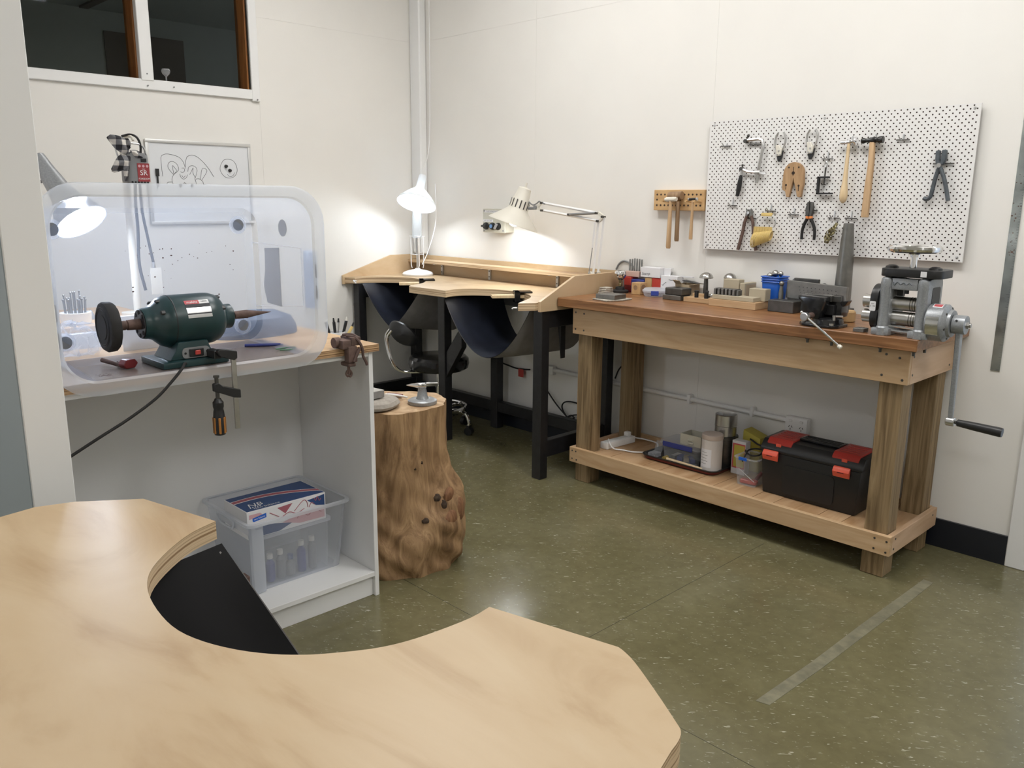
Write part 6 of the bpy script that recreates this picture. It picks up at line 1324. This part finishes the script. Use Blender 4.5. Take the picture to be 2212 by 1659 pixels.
build('tray_pan', M().add(A_+B_+C_+D_, fs+[tuple(range(k-1, -1, -1)), tuple(range(3*k, 4*k))]), 'black', tr_)
bnd = M(); O1 = [(x, y) for x, y in traypoly(.0105)]; O2 = [(x, y) for x, y in traypoly(.0035)]
bnd.add([(x, y, S+.006) for x, y in O1]+[(x, y, S+.017) for x, y in O2], [(i, (i+1) % k, k+(i+1) % k, k+i) for i in range(k)])
build('maroon_band', bnd, 'dark_red', tr_)
TS = S+.0065
og = thing('organizer_box', 'clear lidded organiser box with a navy blue latch on the tray', 'box', (-2.26, 3.45, TS))
build('box_body', frustum(-2.390, -2.170, 3.385, 3.525, TS, TS+.078, .008, .015), 'clear_thin', og)
build('lid', M().prism(rrect(-2.400, -2.162, 3.376, 3.534, .018, 4), TS+.0785, TS+.095), 'milky', og)
build('latch_bar', M().box(-2.375, -2.200, 3.370, 3.3755, TS+.070, TS+.096), 'navy_plastic', og, .002)
for i, (x, k_) in enumerate(((-2.33, 'steel'), (-2.30, 'navy_plastic'), (-2.27, 'card'), (-2.24, 'navy_plastic'), (-2.20, 'black'))):
    one('spare_part', M().box(x-.012, x+.014, 3.40, 3.46, TS+.002, TS+.022).rz(.3*i, (x, 3.43)), k_, ('steel', 'left navy', 'brown card', 'right navy', 'black')[i]+' spare part lying inside the organiser box', 'spare part', group='spare parts in the organiser box')
gb = thing('open_grey_box', 'small open grey metal box standing on the organiser lid', 'box', (-2.21, 3.45, TS+.0955))
z0, z1 = TS+.0955, TS+.150
build('walls', M().box(-2.285, -2.165, 3.392, 3.395, z0, z1).box(-2.285, -2.165, 3.482, 3.485, z0, z1).box(-2.285, -2.282, 3.3952, 3.4818, z0, z1).box(-2.168, -2.165, 3.3952, 3.4818, z0, z1).box(-2.282, -2.168, 3.3952, 3.4818, z0, z0+.003), 'beige_grey', gb)
build('hinge_barrel', M().cyl((-2.235, 3.388, z0+.014), (-2.205, 3.388, z0+.014), .006, n=10).cyl((-2.235, 3.388, z0+.030), (-2.21, 3.388, z0+.030), .006, n=10), 'beige_grey', gb)
build('magnifier_rim', M().cyl((-2.150, 3.42, z0+.022), (-2.135, 3.44, z0+.022), .022, n=20), 'black', label='black round eyepiece leaning beside the open grey box', cat='eyepiece')
cbx2 = thing('clear_case', 'small open clear case at the left end of the tray', 'case', (-2.42, 3.38, TS))
build('case_base', M().box(-2.450, -2.404, 3.352, 3.405, TS, TS+.022), 'milky', cbx2, .002)
build('case_lid', M().box(-2.450, -2.404, 3.4055, 3.409, TS+.012, TS+.075).rot(-.35, (1, 0, 0), (-2.4, 3.407, TS+.015)), 'clear_thin', cbx2)
bh = thing('chasing_hammer', 'wooden-handled hammer with a brass head lying along the tray', 'hammer', (-2.2, 3.36, TS))
build('handle', M().cyl((-2.335, 3.3565, TS+.012), (-2.085, 3.346, TS+.010), .008, .0065, 10), 'handle_pale', bh)
build('head', M().cyl((-2.345, 3.344, TS+.0125), (-2.345, 3.374, TS+.0125), .012, n=14).cyl((-2.345, 3.342, TS+.0125), (-2.345, 3.3438, TS+.0125), .010, n=14), mat('yellow_brass', (.55, .42, .14), .35, .6), bh)
jr = thing('white_jar', 'frosted white jar with a paper label at the front of the tray', 'jar', (-2.075, 3.39, TS))
jc = (-2.098, 3.388)
build('jar_body', M().lathe([(.046, 0), (.050, .005), (.050, .160), (.048, .163), (.0, .163)], (jc[0], jc[1], TS), n=36), mat('frosted_jar', (.62, .58, .55), .5), jr)
build('lid', M().lathe([(.051, .1635), (.052, .166), (.052, .184), (.048, .187), (0, .187)], (jc[0], jc[1], TS), n=36), mat('pinkish_lid', (.55, .46, .40), .5), jr)
def jl(a0, a1, z0, z1, r): return M().grid(lambda u, v: (jc[0]+r*cos(a0+(a1-a0)*u), jc[1]+r*sin(a0+(a1-a0)*u), TS+z0+(z1-z0)*v), 10, 1)
jp = build('paper_label', jl(-2.35, -1.05, .028, .118, .0504), 'paper', jr)
for i in range(5): build('printed_line', jl(-2.2, -1.5+.1*(i % 2), .045+i*.014, .0465+i*.014, .0507), 'print_dark', jp)
tn = thing('steel_tin', 'tall brushed steel tin standing on a dark round base behind the jar', 'tin', (-2.06, 3.475, TS))
build('base_can', M().lathe([(.058, 0), (.059, .004), (.059, .145), (.063, .147), (.063, .158), (.0, .158)], (-2.102, 3.506, TS), n=36), 'dark_steel', tn)
build('tin', M().lathe([(.052, .1585), (.053, .160), (.053, .205), (.0545, .206), (.0545, .208), (.053, .209), (.053, .262), (.050, .264), (.049, .26), (.048, .20), (0, .2)], (-2.102, 3.506, TS), n=40), 'silver', tn)
rb_ = thing('paint_packet', 'red and yellow printed packet standing behind the white jar', 'packet', (-2.0, 3.49, S))
build('packet', M().box(-2.028, -1.955, 3.452, 3.495, S, S+.165), 'paper', rb_, .001)
build('red_frame', M().box(-2.024, -1.957, 3.4512, 3.4518, S+.03, S+.152), 'print_red', rb_); build('yellow_panel', M().box(-2.016, -1.960, 3.4506, 3.4511, S+.037, S+.145), 'yellow2', rb_)
cn = thing('clear_bin', 'clear plastic bin with red tools inside beside the toolbox', 'bin', (-1.88, 3.38, S))
build('bin_body', frustum(-1.935, -1.822, 3.32, 3.45, S, S+.132, .012, .012), 'clear_thin', cn)
build('bin_rim', M().tube([(x, y, S+.132) for x, y in rrect(-1.937, -1.820, 3.318, 3.452, .014, 3)], .004, 6, closed=True), 'milky', cn)
build('blue_catch', M().box(-1.91, -1.868, 3.3125, 3.317, S+.122, S+.138), 'blue', cn, .001)
one('red_tool', M().box(-1.915, -1.835, 3.345, 3.375, S+.004, S+.024).rz(.12, (-1.88, 3.36)), 'red', 'red tool lying in the bottom of the clear bin', 'tool', bev=.004)
one('red_tool', M().cyl((-1.86, 3.39, S+.014), (-1.845, 3.42, S+.05), .009, n=10), 'dark_red', 'dark red tool leaning in the back of the clear bin', 'tool')
one('steel_wire', M().cyl((-1.918, 3.335, S+.075), (-1.84, 3.345, S+.022), .0012, n=6), 'silver', 'thin bright wire leaning across the clear bin', 'wire')
yl = thing('yellow_pouch', 'mustard yellow tool pouch with a black cord behind the clear bin', 'pouch', (-1.97, 3.57, S))
build('pouch', M().prism([(-2.02, S+.001), (-1.925, S+.001), (-1.925, S+.175), (-2.02, S+.205), (-2.022, S+.10)], 3.53, 3.61, 'xz'), 'yellow2', yl, .008, 2)
build('black_cord', M().tube([(-1.975, 3.525, S+.165), (-1.90, 3.48, S+.160), (-1.85, 3.46, S+.175), (-1.815, 3.46, S+.185)], .0042, 6, 4).tube([(-1.925, 3.40, S+.146), (-1.90, 3.36, S+.150), (-1.86, 3.345, S+.146), (-1.835, 3.37, S+.15), (-1.85, 3.42, S+.158), (-1.89, 3.43, S+.155), (-1.91, 3.40, S+.15), (-1.895, 3.35, S+.142), (-1.888, 3.312, S+.120)], .0038, 6, 4), 'rubber', yl)
# toolbox
tb = thing('tool_box', 'large black toolbox with red lid compartments and latches', 'toolbox', (-1.56, 3.43, S))
x0, x1, y0, y1 = -1.800, -1.345, 3.316, 3.535
build('box_body', M().add([(x0+.015, y0+.008, S), (x1-.015, y0+.008, S), (x1-.015, y1-.008, S), (x0+.015, y1-.008, S), (x0, y0, S+.195), (x1, y0, S+.195), (x1, y1, S+.195), (x0, y1, S+.195)], [(3, 2, 1, 0), (4, 5, 6, 7), (0, 1, 5, 4), (1, 2, 6, 5), (2, 3, 7, 6), (3, 0, 4, 7)]), 'black', tb, .006, 2)
lid = build('lid', M().prism([(y0-.004, S+.1955), (y0-.004, S+.212), (y0+.028, S+.248), (y1-.028, S+.252), (y1+.004, S+.212), (y1+.004, S+.1955)], x0-.005, x1+.005, 'yz'), 'black', tb, .007, 2)
for a, b in ((x0+.020, x0+.135), (x1-.135, x1-.020)):
    c_ = build('red_compartment', M().prism([(y0+.012, S+.222), (y0+.012, S+.238), (y0+.032, S+.256), (y1-.04, S+.258), (y1-.04, S+.248), (y0+.035, S+.244)], a, b, 'yz'), 'red', tb, .003, 2)
    build('snap_tab', M().box((a+b)/2-.012, (a+b)/2+.012, y0+.004, y0+.0118, S+.222, S+.236), 'orange_red', c_, .002)
    for i in range(5): build('lid_ridge', M().box(a+.015, b-.015, y0+.05+i*.026, y0+.054+i*.026, S+.2562+.0003*i, S+.2585+.0003*i), 'red', c_)
for a in (x0+.015, x1-.115):
    l_ = build('latch', M().prism([(y0-.006, S+.158), (y0-.012, S+.160), (y0-.022, S+.185), (y0-.012, S+.2), (y0-.0045, S+.205)], a, a+.072, 'yz'), 'orange_red', tb, .003, 2)
    build('latch_slot', M().box(a+.022, a+.05, y0-.0225, y0-.0205, S+.180, S+.184), 'dark_red', l_)
build('recessed_handle', M().box(-1.665, -1.48, 3.40, 3.47, S+.2505, S+.262), 'black_gloss', tb, .005, 2)
for i in range(3): build('handle_groove', M().box(-1.655, -1.49, 3.412+i*.02, 3.420+i*.02, S+.262, S+.2632), 'rubber', tb)
build('moulded_panel', M().prism(rrect(-1.69, -1.455, S+.02, S+.15, .02, 4), y0-.0015, y0+.004, 'xz'), 'black', tb)
